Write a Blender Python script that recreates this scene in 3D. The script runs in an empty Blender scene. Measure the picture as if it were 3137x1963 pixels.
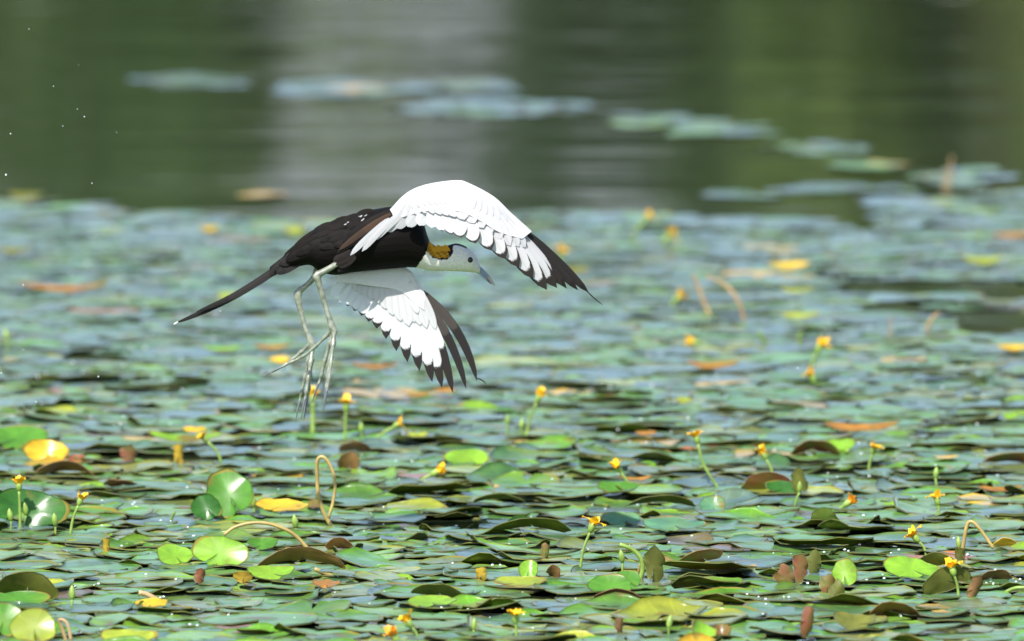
import bpy, bmesh, math, random
import numpy as np
from mathutils import Vector, Matrix
random.seed(7); rng = np.random.default_rng(7)
R = math.radians
sc = bpy.context.scene
C = sc.collection

# ------------------------------------------------------------------ camera
K = 2.41e-5                     # tangent per photograph pixel
CAMH = 1.59
PITCH = math.atan(0.0815)
BIRD_D = 16.2
cam_d = bpy.data.cameras.new('camera'); cam = bpy.data.objects.new('camera', cam_d); C.objects.link(cam)
cam.location = (0, 0, CAMH); cam.rotation_euler = (R(90) - PITCH, 0, 0)
cam_d.sensor_width = 36; cam_d.lens = 18 / (1568.5 * K)
cam_d.clip_start = 0.5; cam_d.clip_end = 6000
cam_d.dof.use_dof = True; cam_d.dof.focus_distance = 15.95; cam_d.dof.aperture_fstop = 8.6
sc.camera = cam

# ------------------------------------------------------------------ sky, sun, exposure
SUN_EL, SUN_AZ = R(50), R(200)    # azimuth clockwise from the viewing direction
w = bpy.data.worlds.new('World'); sc.world = w; w.use_nodes = True
nt = w.node_tree; bg = nt.nodes['Background']
sky = nt.nodes.new('ShaderNodeTexSky'); sky.sky_type = 'NISHITA'; sky.sun_disc = False
sky.sun_elevation = SUN_EL; sky.sun_rotation = SUN_AZ
sky.air_density = 1.0; sky.dust_density = 1.0; sky.ozone_density = 1.0
nt.links.new(sky.outputs[0], bg.inputs[0]); bg.inputs[1].default_value = 0.15
sd = bpy.data.lights.new('sun', 'SUN'); sd.energy = 4.7; sd.angle = R(0.53); sd.color = (1, 0.96, 0.89)
sun = bpy.data.objects.new('sun', sd); C.objects.link(sun)
dsun = Vector((math.sin(SUN_AZ) * math.cos(SUN_EL), math.cos(SUN_AZ) * math.cos(SUN_EL), math.sin(SUN_EL)))
sun.rotation_euler = dsun.to_track_quat('Z', 'Y').to_euler(); sun.location = (0, 0, 30)
sc.view_settings.view_transform = 'Standard'; sc.view_settings.look = 'None'
sc.view_settings.exposure = 0.92; sc.view_settings.gamma = 1
sc.render.engine = 'CYCLES'

# ------------------------------------------------------------------ helpers
FWD = Vector((0, math.cos(PITCH), -math.sin(PITCH))); UPV = Vector((0, math.sin(PITCH), math.cos(PITCH)))
def ray(x, y): return FWD + Vector((1, 0, 0)) * ((x - 1568.5) * K) - UPV * ((y - 981.5) * K)
def ground(x, y, z=0.0):
    d = ray(x, y); t = (z - CAMH) / d.z
    return Vector((0, 0, CAMH)) + d * t
def at_y(x, y, Y):
    d = ray(x, y); return Vector((0, 0, CAMH)) + d * (Y / d.y)
DS = 3137 / 2416
def gd(x, y, z=0.0): return ground(x * DS, y * DS, z)
def mpp(Y): return K * Y          # metres per photo pixel at depth Y

def tag(o, label=None, cat=None, group=None, kind=None):
    if label: o['label'] = label
    if cat: o['category'] = cat
    if group: o['group'] = group
    if kind: o['kind'] = kind
    return o
def link(name, me, parent=None, mats=None):
    o = bpy.data.objects.new(name, me); C.objects.link(o)
    if parent is not None: o.parent = parent
    if mats and me is not None and len(me.materials) == 0:
        for m in mats: me.materials.append(m)
    return o
def empty(name, loc=(0, 0, 0), rot=(0, 0, 0)):
    o = bpy.data.objects.new(name, None); C.objects.link(o)
    o.location = loc; o.rotation_euler = rot; o.empty_display_size = 0.02
    return o
def mesh(name, V, F, mats=(), mi=None, smooth=True):
    me = bpy.data.meshes.new(name)
    me.from_pydata([tuple(v) for v in V], [], F)
    for m in mats: me.materials.append(m)
    if mi is not None: me.polygons.foreach_set('material_index', mi)
    if smooth: me.polygons.foreach_set('use_smooth', [True] * len(me.polygons))
    me.update(); return me

def catmull(P, n):
    P = np.array(P, float); out = []
    Q = np.vstack([2 * P[0] - P[1], P, 2 * P[-1] - P[-2]])
    for i in range(len(P) - 1):
        p0, p1, p2, p3 = Q[i:i + 4]
        for k in range(n):
            t = k / n
            out.append(0.5 * ((2 * p1) + (p2 - p0) * t + (2 * p0 - 5 * p1 + 4 * p2 - p3) * t * t + (3 * p1 - p0 - 3 * p2 + p3) * t ** 3))
    out.append(P[-1]); return np.array(out)

def tube(P, rad, sides=8, n=4, cap=True):
    """P list of xyz, rad list; returns V, F"""
    A = catmull([list(p) + [r] for p, r in zip(P, rad)], n)
    V, F = [], []
    prev = None
    for i in range(len(A)):
        p = Vector(A[i, :3]); r = max(A[i, 3], 1e-5)
        t = Vector(A[min(i + 1, len(A) - 1), :3] - A[max(i - 1, 0), :3]).normalized()
        if prev is None:
            a = t.orthogonal().normalized()
        else:
            a = (prev - t * prev.dot(t)).normalized()
        prev = a; b = t.cross(a)
        for k in range(sides):
            th = 2 * math.pi * k / sides
            V.append(p + (a * math.cos(th) + b * math.sin(th)) * r)
    m = len(A)
    for i in range(m - 1):
        for k in range(sides):
            k2 = (k + 1) % sides
            F.append((i * sides + k, i * sides + k2, (i + 1) * sides + k2, (i + 1) * sides + k))
    if cap:
        F.append(tuple(range(sides - 1, -1, -1))); F.append(tuple((m - 1) * sides + k for k in range(sides)))
    return V, F

# ------------------------------------------------------------------ materials
def mat(name):
    m = bpy.data.materials.new(name); m.use_nodes = True
    return m, m.node_tree.nodes, m.node_tree.links, m.node_tree.nodes['Principled BSDF']
def noise(n, l, scale, detail=3, coord='pos', sx=None):
    t = n.new('ShaderNodeTexNoise'); t.inputs['Scale'].default_value = scale; t.inputs['Detail'].default_value = detail
    if coord == 'pos':
        g = n.new('ShaderNodeNewGeometry'); src = g.outputs['Position']
    else:
        g = n.new('ShaderNodeTexCoord'); src = g.outputs['Object']
    if sx:
        mp = n.new('ShaderNodeMapping'); mp.inputs['Scale'].default_value = sx
        l.new(src, mp.inputs[0]); src = mp.outputs[0]
    l.new(src, t.inputs['Vector']); return t
def ramp(n, l, fac, stops):
    r = n.new('ShaderNodeValToRGB'); e = r.color_ramp.elements
    while len(e) < len(stops): e.new(0.5)
    for el, (p, c) in zip(e, stops):
        el.position = p; el.color = (*c, 1) if len(c) == 3 else c
    l.new(fac, r.inputs[0]); return r
def mixc(n, l, fac, a, b, mode='MIX'):
    m = n.new('ShaderNodeMix'); m.data_type = 'RGBA'; m.blend_type = mode
    for sock, v in ((m.inputs[0], fac), (m.inputs[6], a), (m.inputs[7], b)):
        if isinstance(v, (int, float)): sock.default_value = v
        elif isinstance(v, tuple): sock.default_value = (*v, 1)
        else: l.new(v, sock)
    return m.outputs[2]
def bump(n, l, h, strength, dist):
    b = n.new('ShaderNodeBump'); b.inputs['Strength'].default_value = strength; b.inputs['Distance'].default_value = dist
    l.new(h, b.inputs['Height']); return b

def plain(name, col, rough=0.6, var=0.25, scale=60, spec=0.5, transl=0.0, bumpd=0.0):
    m, n, l, p = mat(name)
    t = noise(n, l, scale)
    r = ramp(n, l, t.outputs['Fac'], [(0.3, tuple(c * (1 - var) for c in col)), (0.7, tuple(min(1, c * (1 + var)) for c in col))])
    l.new(r.outputs[0], p.inputs['Base Color'])
    p.inputs['Roughness'].default_value = rough; p.inputs['Specular IOR Level'].default_value = spec
    if bumpd: l.new(bump(n, l, t.outputs['Fac'], 0.5, bumpd).outputs[0], p.inputs['Normal'])
    if transl:
        tr = n.new('ShaderNodeBsdfTranslucent'); l.new(r.outputs[0], tr.inputs[0])
        mx = n.new('ShaderNodeMixShader'); mx.inputs[0].default_value = transl
        l.new(p.outputs[0], mx.inputs[1]); l.new(tr.outputs[0], mx.inputs[2])
        l.new(mx.outputs[0], n['Material Output'].inputs[0])
    return m

def leaf_top_mat():
    m, n, l, p = mat('leaf_top')
    oi = n.new('ShaderNodeObjectInfo'); at = n.new('ShaderNodeVertexColor'); at.layer_name = 'Col'
    c = mixc(n, l, 1.0, oi.outputs['Color'], at.outputs['Color'], 'MULTIPLY')
    t = noise(n, l, 38, 4); v = ramp(n, l, t.outputs['Fac'], [(0.3, (0.72, 0.74, 0.75)), (0.7, (1.25, 1.22, 1.1))])
    c = mixc(n, l, 1.0, c, v.outputs[0], 'MULTIPLY')
    lf = noise(n, l, 11, 3); lr = ramp(n, l, lf.outputs['Fac'], [(0.52, (0, 0, 0)), (0.70, (.6, .6, .6))]); c = mixc(n, l, lr.outputs[0], c, (.19, .25, .03))
    la = n.new('ShaderNodeAttribute'); la.attribute_name = 'leafco'; ls = n.new('ShaderNodeSeparateXYZ'); l.new(la.outputs['Vector'], ls.inputs[0])
    def mth(op, a, b=None):
        q = n.new('ShaderNodeMath'); q.operation = op
        for k_, v_ in ((0, a), (1, b)):
            if v_ is None: continue
            if isinstance(v_, (int, float)): q.inputs[k_].default_value = v_
            else: l.new(v_, q.inputs[k_])
        return q.outputs[0]
    ang = mth('ARCTAN2', ls.outputs[0], ls.outputs[1]); rad_ = mth('SQRT', mth('ADD', mth('MULTIPLY', ls.outputs[0], ls.outputs[0]), mth('MULTIPLY', ls.outputs[1], ls.outputs[1])))
    vein = mth('POWER', mth('ABSOLUTE', mth('SINE', mth('MULTIPLY', mth('ADD', ang, mth('MULTIPLY', t.outputs['Fac'], .16)), 6.5))), .35)
    vr = ramp(n, l, vein, [(0.25, (1.35, 1.3, 1.05)), (0.6, (1, 1, 1))]); c = mixc(n, l, .8, c, vr.outputs[0], 'MULTIPLY')
    rn = noise(n, l, 9, 3); rim_ = mth('ADD', rad_, mth('MULTIPLY', rn.outputs['Fac'], .28))
    q2 = mth('GREATER_THAN', rim_, 1.125); c = mixc(n, l, mth('MULTIPLY', q2, .75), c, (.24, .17, .03))
    s = noise(n, l, 21, 5); sr = ramp(n, l, s.outputs['Fac'], [(0.62, (0, 0, 0)), (0.70, (1, 1, 1))])
    c = mixc(n, l, sr.outputs[0], c, (0.16, 0.13, 0.03))
    l.new(c, p.inputs['Base Color'])
    rr = ramp(n, l, noise(n, l, 55, 2).outputs['Fac'], [(0.3, (0.36,) * 3), (0.75, (0.50,) * 3)])
    l.new(rr.outputs[0], p.inputs['Roughness']); p.inputs['Specular IOR Level'].default_value = 0.14
    p.inputs['Coat Weight'].default_value = 0.95; p.inputs['Coat Roughness'].default_value = 0.2; p.inputs['Coat IOR'].default_value = 1.22; p.inputs['Sheen Weight'].default_value = 0.13; p.inputs['Sheen Roughness'].default_value = 0.3; p.inputs['Sheen Tint'].default_value = (.78, .90, 1, 1)
    b = bump(n, l, noise(n, l, 140, 3).outputs['Fac'], 0.3, 0.0008)
    l.new(b.outputs[0], p.inputs['Normal'])
    tr = n.new('ShaderNodeBsdfTranslucent')
    ct = mixc(n, l, 1.0, c, (1.7, 1.5, 0.7), 'MULTIPLY'); l.new(ct, tr.inputs[0])
    mx = n.new('ShaderNodeMixShader'); mx.inputs[0].default_value = 0.28
    l.new(p.outputs[0], mx.inputs[1]); l.new(tr.outputs[0], mx.inputs[2]); l.new(mx.outputs[0], n['Material Output'].inputs[0])
    return m
M = {}
M['leaf_top'] = leaf_top_mat()
M['under_olive'] = plain('leaf_under_olive', (0.115, 0.125, 0.022), 0.5, 0.35, 40, transl=0.25)
M['under_brown'] = plain('leaf_under_brown', (0.16, 0.085, 0.03), 0.5, 0.35, 40, transl=0.15)
M['under_red'] = plain('leaf_under_red', (0.19, 0.068, 0.036), 0.42, 0.35, 40, transl=0.15)
def two_tone(name, a, b):
    m, n, l, p = mat(name); t = noise(n, l, 45, 4); r = ramp(n, l, t.outputs['Fac'], [(.38, a), (.55, tuple((x + y) / 2 for x, y in zip(a, b))), (.66, b)])
    l.new(r.outputs[0], p.inputs['Base Color']); p.inputs['Roughness'].default_value = .38
    l.new(bump(n, l, noise(n, l, 120, 3).outputs['Fac'], .4, .001).outputs[0], p.inputs['Normal']); return m
M['under_red'] = two_tone('leaf_under_redgreen', (.17, .055, .03), (.12, .13, .03))
M['under_green'] = plain('leaf_under_green', (0.13, 0.20, 0.03), 0.45, 0.3, 40, transl=0.3)
M['under_yellow'] = plain('leaf_under_yellow', (0.45, 0.30, 0.03), 0.5, 0.3, 40, transl=0.25)
M['stem_tan'] = plain('stem_tan', (0.30, 0.22, 0.07), 0.45, 0.3, 50)
M['stem_green'] = plain('stem_green', (0.20, 0.30, 0.06), 0.45, 0.3, 60, transl=0.15)
M['bud'] = plain('bud_green', (0.22, 0.33, 0.06), 0.45, 0.25, 90, transl=0.15)
M['petal'] = plain('petal_yellow', (0.86, 0.52, 0.012), 0.55, 0.18, 160, transl=0.3)
M['petal_o'] = plain('petal_orange', (0.84, 0.36, 0.015), 0.55, 0.18, 160, transl=0.3)
M['straw'] = plain('dead_straw', (0.36, 0.24, 0.12), 0.6, 0.3, 30)

def water_mat():
    m, n, l, p = mat('pond_water')
    p.inputs['Base Color'].default_value = (0.018, 0.026, 0.012, 1)
    p.inputs['Roughness'].default_value = 0.04; p.inputs['IOR'].default_value = 1.333
    a = noise(n, l, 1.0, 3, sx=(5.0, 9.0, 1)); b = noise(n, l, 1.0, 2, sx=(0.9, 2.4, 1))
    b1 = bump(n, l, b.outputs['Fac'], 1.0, 0.0045)
    b2 = bump(n, l, a.outputs['Fac'], 1.0, 0.0011); l.new(b1.outputs[0], b2.inputs['Normal'])
    l.new(b2.outputs[0], p.inputs['Normal']); return m
M['water'] = water_mat()
M['earth'] = plain('bank_grass', (0.07, 0.10, 0.03), 0.9, 0.4, 0.8)
M['foliage_a'] = plain('foliage_mid', (0.058, 0.105, 0.028), 0.6, 0.5, 1.2, transl=0.3)
M['foliage_b'] = plain('foliage_dark', (0.032, 0.06, 0.021), 0.6, 0.5, 1.2, transl=0.2)
M['foliage_c'] = plain('foliage_light', (0.11, 0.165, 0.030), 0.6, 0.4, 1.2, transl=0.3)
M['bark'] = plain('bark', (0.10, 0.075, 0.05), 0.9, 0.4, 6, bumpd=0.02)
M['concrete'] = plain('pale_concrete', (0.20, 0.215, 0.235), 0.85, 0.12, 1.5)
M['glass'] = plain('window_glass', (0.05, 0.06, 0.07), 0.1, 0.1, 2)
M['roof'] = plain('roof_grey', (0.20, 0.19, 0.19), 0.8, 0.2, 3)

# ------------------------------------------------------------------ the setting
bm = bmesh.new()   # land sheet that dips under the pond and reaches the horizon
xs = [-3000, -600, -160, -120, -90, -60, -30, 0, 30, 60, 90, 120, 160, 600, 3000]
ys = [-3000, -400, -40, -8, -3, 4, 8, 30, 60, 84, 87.5, 91, 100, 160, 500, 1500, 4000]
def land(x, y):
    if -3 < y < 87 and abs(x) < 110: return -1.2
    if -8 <= y <= 91 and abs(x) < 130: return 0.15
    return 0.7
grid = [[bm.verts.new((x, y, land(x, y))) for x in xs] for y in ys]
for j in range(len(ys) - 1):
    for i in range(len(xs) - 1):
        bm.faces.new((grid[j][i], grid[j][i + 1], grid[j + 1][i + 1], grid[j + 1][i]))
me = bpy.data.meshes.new('ground'); bm.to_mesh(me); bm.free(); me.materials.append(M['earth'])
tag(link('ground', me), kind='structure')
wo = link('water', mesh('water', [(-135, -7, 0), (135, -7, 0), (135, 90, 0), (-135, 90, 0)], [(0, 1, 2, 3)], [M['water']], smooth=False))
tag(wo, kind='structure')

# far-bank trees and building: seen only mirrored in the open water
def crown_mesh(name, rx, rz, zc, nl, size, m, seed):
    r = np.random.default_rng(seed)
    blobs = [(r.normal(0, .55, 3) * (rx, rx, rz * .8) + (0, 0, zc), r.uniform(.35, .6)) for _ in range(16)]
    ctr = []; 
    for _ in range(nl):
        c, q = blobs[r.integers(len(blobs))]
        d = r.normal(0, 1, 3); d /= np.linalg.norm(d)
        ctr.append(c + d * (rx, rx, rz) * q * r.uniform(.55, 1.0))
    V = []; F = []
    for k, c in enumerate(ctr):
        a = r.normal(0, 1, 3); a /= np.linalg.norm(a); b = np.cross(a, r.normal(0, 1, 3)); b /= np.linalg.norm(b)
        s = size * r.uniform(.6, 1.3)
        V += [c - a * s, c + b * s * .5, c + a * s, c - b * s * .5]; F.append((4 * k, 4 * k + 1, 4 * k + 2, 4 * k + 3))
    return mesh(name, V, F, [m], smooth=False)
def trunk_mesh(name, h, r0, seed):
    r = random.Random(seed); V = []; F = []
    def add(P, rad):
        v, f = tube(P, rad, 8, 3); o = len(V); V.extend(v); F.extend([tuple(i + o for i in q) for q in f])
    add([(0, 0, 0), (r.uniform(-.1, .1), 0, h * .4), (r.uniform(-.3, .3), 0, h)], [r0, r0 * .75, r0 * .25])
    for k in range(5):
        z = h * (.35 + .1 * k); a = r.uniform(0, 6.28); L = h * .35
        add([(0, 0, z), (math.cos(a) * L * .5, math.sin(a) * L * .5, z + L * .4), (math.cos(a) * L, math.sin(a) * L, z + L * .8)], [r0 * .4, r0 * .25, r0 * .08])
    return mesh(name, V, F, [M['bark']])
crowns = [crown_mesh('crown', 1.1, 2.1, 3.4, 4200, .13, M['foliage_a'], 1),
          crown_mesh('crown', 0.95, 2.2, 3.4, 4200, .13, M['foliage_b'], 2),
          crown_mesh('crown', 1.2, 2.0, 3.3, 4200, .14, M['foliage_c'], 3)]
trunks = [trunk_mesh('trunk', 4.5, .14, s) for s in (1, 2)]
TL = ['mid green', 'dark green', 'pale yellow-green']
spots = [(-2.3, 95, 2, .95), (-3.0, 92, 0, 1.0), (-4.2, 94, 2, 1.05), (-5.6, 92, 1, 1.05), (-7.4, 93, 0, 1), (-9.3, 92, 2, 1.1), (-11.4, 94, 1, 1.1), (-13.6, 92, 0, 1.1), (-16, 93, 2, 1.2), (-18.6, 93, 1, 1.2),
         (0.62, 92.0, 1, .8), (1.5, 95, 0, 1.0), (2.6, 93.5, 0, 1.0), (4.1, 91.8, 2, 1.0), (3.4, 95.5, 0, 1.1), (5.6, 93, 1, 1.05), (7.4, 92, 0, 1.1), (9.4, 93, 1, 1.1), (11.5, 92, 2, 1.1), (13.8, 93, 0, 1.2), (16.3, 94, 1, 1.2)]
for i, (x, y, k, s) in enumerate(spots):
    t = empty('bank_tree', (x, y, 0.15), (0, 0, i * 1.3)); t.scale = (s, s, s * 1.22)
    tag(t, f'{TL[k]} tree on the far bank, mirrored in the open water', 'tree', 'trees along the far bank')
    link('trunk', trunks[i % 2], t); link('crown', crowns[k], t)
def boxm(name, x0, x1, y0, y1, z0, z1, m):
    V = [(x, y, z) for z in (z0, z1) for y in (y0, y1) for x in (x0, x1)]
    return mesh(name, V, [(0, 2, 3, 1), (4, 5, 7, 6), (0, 1, 5, 4), (2, 6, 7, 3), (0, 4, 6, 2), (1, 3, 7, 5)], [m], smooth=False)
bd = empty('bank_building', (-0.6, 104, 0.6)); tag(bd, 'pale grey building behind the far trees, mirrored in the open water', 'building')
link('wall', boxm('wall', -4, 4, 0, 7, 0, 9, M['concrete']), bd); link('roof', boxm('roof', -4.3, 4.3, -.3, 7.3, 9, 9.3, M['roof']), bd)
for zz in (1.2, 6.6):
    for xx in (-3, -1.4, 0.2, 1.8):
        wn = link('window', boxm('window', xx, xx + .9, -.04, .02, zz, zz + 1.3, M['concrete']), bd)
        link('pane', boxm('pane', xx + .07, xx + .83, -.06, -.041, zz + .07, zz + 1.23, M['glass']), wn)

# ------------------------------------------------------------------ leaf building
def leaf_shape(seed, nth=22, rings=(0.0, 0.38, 0.72, 0.92, 1.0), notch=0.16, wave=0.05, irr=0.05, cup=0.0, flip=None):
    """unit leaf, heart-shaped disc with a notch towards -v.  Returns top vertices, triangles/quads and a shade per vertex."""
    r = np.random.default_rng(seed)
    th = np.linspace(-math.pi + notch, math.pi - notch, nth)
    ph = r.uniform(0, 6.28, 6)
    rad = 1 + irr * np.cos(2 * th + ph[0]) + irr * .6 * np.cos(3 * th + ph[1]) + irr * .3 * np.cos(7 * th + ph[2])
    edge = np.clip((math.pi - notch - np.abs(th)) / 0.5, 0, 1); rad *= 0.80 + 0.20 * np.sqrt(edge * (2 - edge))
    V = [(0, -0.05, 0)]; S = [1.05]
    for q in rings[1:]:
        for k in range(nth):
            rr = q * rad[k]; a = th[k]
            z = wave * (q ** 3) * (math.sin(2 * a + ph[3]) + .7 * math.sin(5 * a + ph[4]) + .35 * math.sin(9 * a + ph[5])) + cup * q * q
            if flip: z += flip[2] * q ** 4 * math.exp(-((a - flip[0]) / flip[1]) ** 2); rr *= 1 - .12 * q ** 4 * math.exp(-((a - flip[0]) / flip[1]) ** 2)
            V.append((rr * math.sin(a), rr * math.cos(a), z)); S.append(1.0 + .12 * math.sin(8 * a) * q - .12 * (q > .99))
    F = []
    for k in range(nth - 1): F.append((0, 1 + k + 1, 1 + k))
    for j in range(len(rings) - 2):
        o = 1 + j * nth; o2 = o + nth
        for k in range(nth - 1): F.append((o + k, o + k + 1, o2 + k + 1, o2 + k))
    n = len(V); last = 1 + (len(rings) - 2) * nth
    loop = [0] + [1 + j * nth + 0 for j in range(len(rings) - 1)] + list(range(last + 1, last + nth)) + [1 + j * nth + nth - 1 for j in range(len(rings) - 3, -1, -1)]
    return np.array(V), F, np.array(S), loop

def thick(V, F, loop, t):
    """closed leaf: upper sheet (slot 0), lower sheet and rim (slot 1)"""
    n = len(V)
    Nn = np.zeros_like(V)
    for f in F:
        a, b, c = V[f[0]], V[f[1]], V[f[2]]; nn = np.cross(b - a, c - a)
        for i in f: Nn[i] += nn
    Nn /= np.maximum(np.linalg.norm(Nn, axis=1), 1e-12)[:, None]
    V2 = np.vstack([V, V - Nn * t]); F2 = list(F) + [tuple(i + n for i in reversed(f)) for f in F]
    mi = [0] * len(F) + [1] * len(F)
    for i in range(len(loop)):
        a, b = loop[i], loop[(i + 1) % len(loop)]
        F2.append((b, a, a + n, b + n)); mi.append(1)
    return V2, F2, mi
def fix_wind(V, F):
    f = F[0]; nn = np.cross(V[f[1]] - V[f[0]], V[f[2]] - V[f[0]])
    return F if nn[2] > 0 else [tuple(reversed(f)) for f in F]
def add_col(me, cols, lco=None):
    a = me.color_attributes.new('Col', 'FLOAT_COLOR', 'POINT')
    c = np.ones((len(me.vertices), 4), np.float32); c[:, :3] = cols[:, :3]
    if lco is not None:
        b = me.attributes.new('leafco', 'FLOAT_VECTOR', 'POINT'); b.data.foreach_set('vector', np.ascontiguousarray(lco, np.float32).ravel())
    a.data.foreach_set('color', c.ravel())

VAR = []; LCO = []
for s in range(24):
    rr = random.Random(s); fp = (rr.uniform(-2.4, 2.4), rr.uniform(.35, .7), rr.uniform(.08, .26)) if s > 15 else None
    V, F, S, loop = leaf_shape(s, nth=20, rings=(0, .45, .85, 1.0), notch=rr.uniform(.06, .3), wave=rr.uniform(.012, .05), irr=rr.uniform(.02, .08), cup=rr.choice([-.04, 0, 0, .03, .06]), flip=fp)
    F = fix_wind(V, F); V2, F2, mi = thick(V, F, loop, 0.022)
    VAR.append((V2, F2, mi, np.concatenate([S, S])))
    LCO.append(np.vstack([V, V]) * (1, 1, 0))
VARM = []
for (V2, F2, mi, S2), lc in zip(VAR, LCO):
    me = mesh('floating_leaf', V2, F2, [M['leaf_top'], M['under_olive']], mi); add_col(me, S2[:, None] * np.ones(3), lc); VARM.append(me)

# where the mat lies: upper rim of the mat and loose patches, laid out in plan
rim = [(-900, 470), (0, 470), (90, 473), (255, 487), (270, 506), (450, 508), (620, 519), (800, 522), (1000, 515), (1300, 503), (1500, 499), (1700, 512), (1950, 528), (2030, 541), (2050, 566), (2085, 556), (2090, 484), (2200, 474), (2260, 462), (2416, 452), (3300, 440)]
patches = [(485, 193, 190, 30), (345, 190, 34, 18), (790, 212, 240, 42), (1080, 210, 230, 32), (1160, 256, 470, 42), (1560, 290, 200, 46), (1720, 308, 215, 42), (1930, 349, 220, 30), (2030, 391, 170, 24),
           (2240, 420, 220, 60), (1735, 462, 150, 24), (1990, 447, 240, 24), (2240, 478, 330, 36), (600, 458, 40, 14), (2600, 330, 300, 40)]
holes = [(2210, 681, 560, 40), (2390, 688, 300, 56), (2110, 727, 220, 38), (2380, 760, 300, 58), (1980, 666, 120, 26), (2210, 535, 160, 30), (600, 742, 110, 22), (820, 660, 100, 18), (1480, 760, 140, 20), (1050, 1237, 240, 24), (390, 1085, 300, 32), (2330, 1482, 200, 34), (1720, 1483, 150, 30), (560, 1388, 130, 26), (230, 845, 240, 24), (2000, 1120, 220, 26), (1330, 1228, 180, 22), (2100, 1395, 150, 24), (880, 1480, 160, 28)]
hx = [p[0] for p in rim]; hy = [p[1] for p in rim]
def to_d(x, y):
    dv = Vector((x, y, -CAMH)); f = dv.dot(FWD)
    px = 1568.5 + dv.x / f / K; py = 981.5 - dv.dot(UPV) / f / K
    return px / DS, py / DS
def in_mat(x, y):
    dx, dy = to_d(x, y)
    for (cx, cy, ww, hh) in holes:
        if ((dx - cx) / (ww / 2)) ** 2 + ((dy - cy) / (hh / 2)) ** 2 < 1: return False
    if dy > np.interp(dx, hx, hy) + 3: return True
    for (cx, cy, ww, hh) in patches:
        hh = hh * .72; ww = ww * .97
        if abs((dx - cx) / (ww / 2)) ** 3 + abs((dy - cy) / (hh / 2)) ** 3 < 1: return rng.random() < .66
    return False

PAL = [((.070, .165, .050), 14, 'blue-green'), ((.095, .215, .032), 26, 'blue-green'), ((.105, .175, .160), 5, 'blue-green'), ((.100, .250, .020), 28, 'mid green'), ((.17, .32, .026), 14, 'bright green'), ((.18, .22, .055), 7, 'pale olive'),  # the palest blue-green carries sky sheen in its colour
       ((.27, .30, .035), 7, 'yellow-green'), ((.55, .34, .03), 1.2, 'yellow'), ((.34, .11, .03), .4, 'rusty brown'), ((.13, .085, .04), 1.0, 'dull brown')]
PALF = [26, 10, 60, 6, 2, 5, 2, .7, .3, .5]   # far weights favour pale blue: sky sheen put into the leaf colour
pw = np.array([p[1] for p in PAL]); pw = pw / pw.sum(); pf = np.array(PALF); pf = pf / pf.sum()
leaves = []
y = 13.4
cell = 0.048
while y < 27.5:
    half = 0.0378 * y + 0.7
    x = -half
    while x < half:
        px = x + rng.uniform(-.5, .5) * cell * 1.1; py = y + rng.uniform(-.5, .5) * cell * 1.1
        x += cell
        if not in_mat(px, py) or rng.random() < .06: continue
        rad = float(np.clip(rng.normal(.047, .011), .022, .078))
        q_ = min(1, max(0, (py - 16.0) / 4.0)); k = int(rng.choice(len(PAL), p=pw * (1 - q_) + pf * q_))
        tl = rng.normal(0, R(1.2), 2)
        if rng.random() < .13: tl = np.array((-abs(tl[0]) * 3.5, tl[1] * 2.5)) if py < 18.5 else tl * 1.3
        elif rng.random() < .05 and py < 17: tl = tl * 3.5
        fl = float(np.interp(py, [16.5, 19.5], [1, .35])); z = .0015 + rng.uniform(0, .0065) * fl + rad * abs(tl).sum() * .3; v_ = int(rng.integers(16)) if (py > 18.2 or rng.random() > .17) else int(rng.integers(16, 24))
        col = np.array(PAL[k][0]) * rng.uniform(.75, 1.2) * (np.array((1.25, 1.2, 1.45)) if py > 21.3 else 1)  # farthest leaves tinted paler and bluer to stand for reflected sky
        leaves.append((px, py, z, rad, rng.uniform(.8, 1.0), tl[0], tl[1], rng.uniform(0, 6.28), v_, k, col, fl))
    y += cell
def area_key(L):
    dx, dy = to_d(L[0], L[1])
    if not (-20 < dx < 2436 and dy < 1520): return -1
    return L[3] ** 2 * 1e3 / L[1] ** 3 * (1 + abs(L[5]) * 3)
order = sorted(range(len(leaves)), key=lambda i: -area_key(leaves[i]))
near = set(order[:300]); near_objs = []
def lmat(L):
    x, y, z, rad, asp, tx, ty, rz, v, k, col, fl = L
    return Matrix.Translation((x, y, z)) @ Matrix.Rotation(tx, 4, 'X') @ Matrix.Rotation(ty, 4, 'Y') @ Matrix.Rotation(rz, 4, 'Z') @ Matrix.Diagonal((rad, rad * asp, rad * fl, 1))
VV = []; FF = []; MI = []; CC = []; LL = []; off = 0
for i, L in enumerate(leaves):
    V2, F2, mi, S2 = VAR[L[8]]
    if i in near:
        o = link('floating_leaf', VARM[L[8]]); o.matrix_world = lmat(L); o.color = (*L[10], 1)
        nm = PAL[L[9]][2]; near_objs.append((o, nm, to_d(L[0], L[1])))
        tag(o, f'{nm} round leaf lying flat in the near part of the leaf mat', 'leaf', f'flat {nm} leaves of the near mat')
    else:
        m = np.array(lmat(L)); VV.append(V2 @ m[:3, :3].T + m[:3, 3])
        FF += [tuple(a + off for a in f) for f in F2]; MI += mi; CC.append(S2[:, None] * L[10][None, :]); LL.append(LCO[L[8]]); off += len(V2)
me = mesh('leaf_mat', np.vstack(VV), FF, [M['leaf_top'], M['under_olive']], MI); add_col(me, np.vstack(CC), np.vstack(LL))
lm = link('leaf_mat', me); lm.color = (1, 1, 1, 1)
tag(lm, 'dense mat of round floating leaves spreading back across the pond', 'leaves', kind='stuff')

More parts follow.
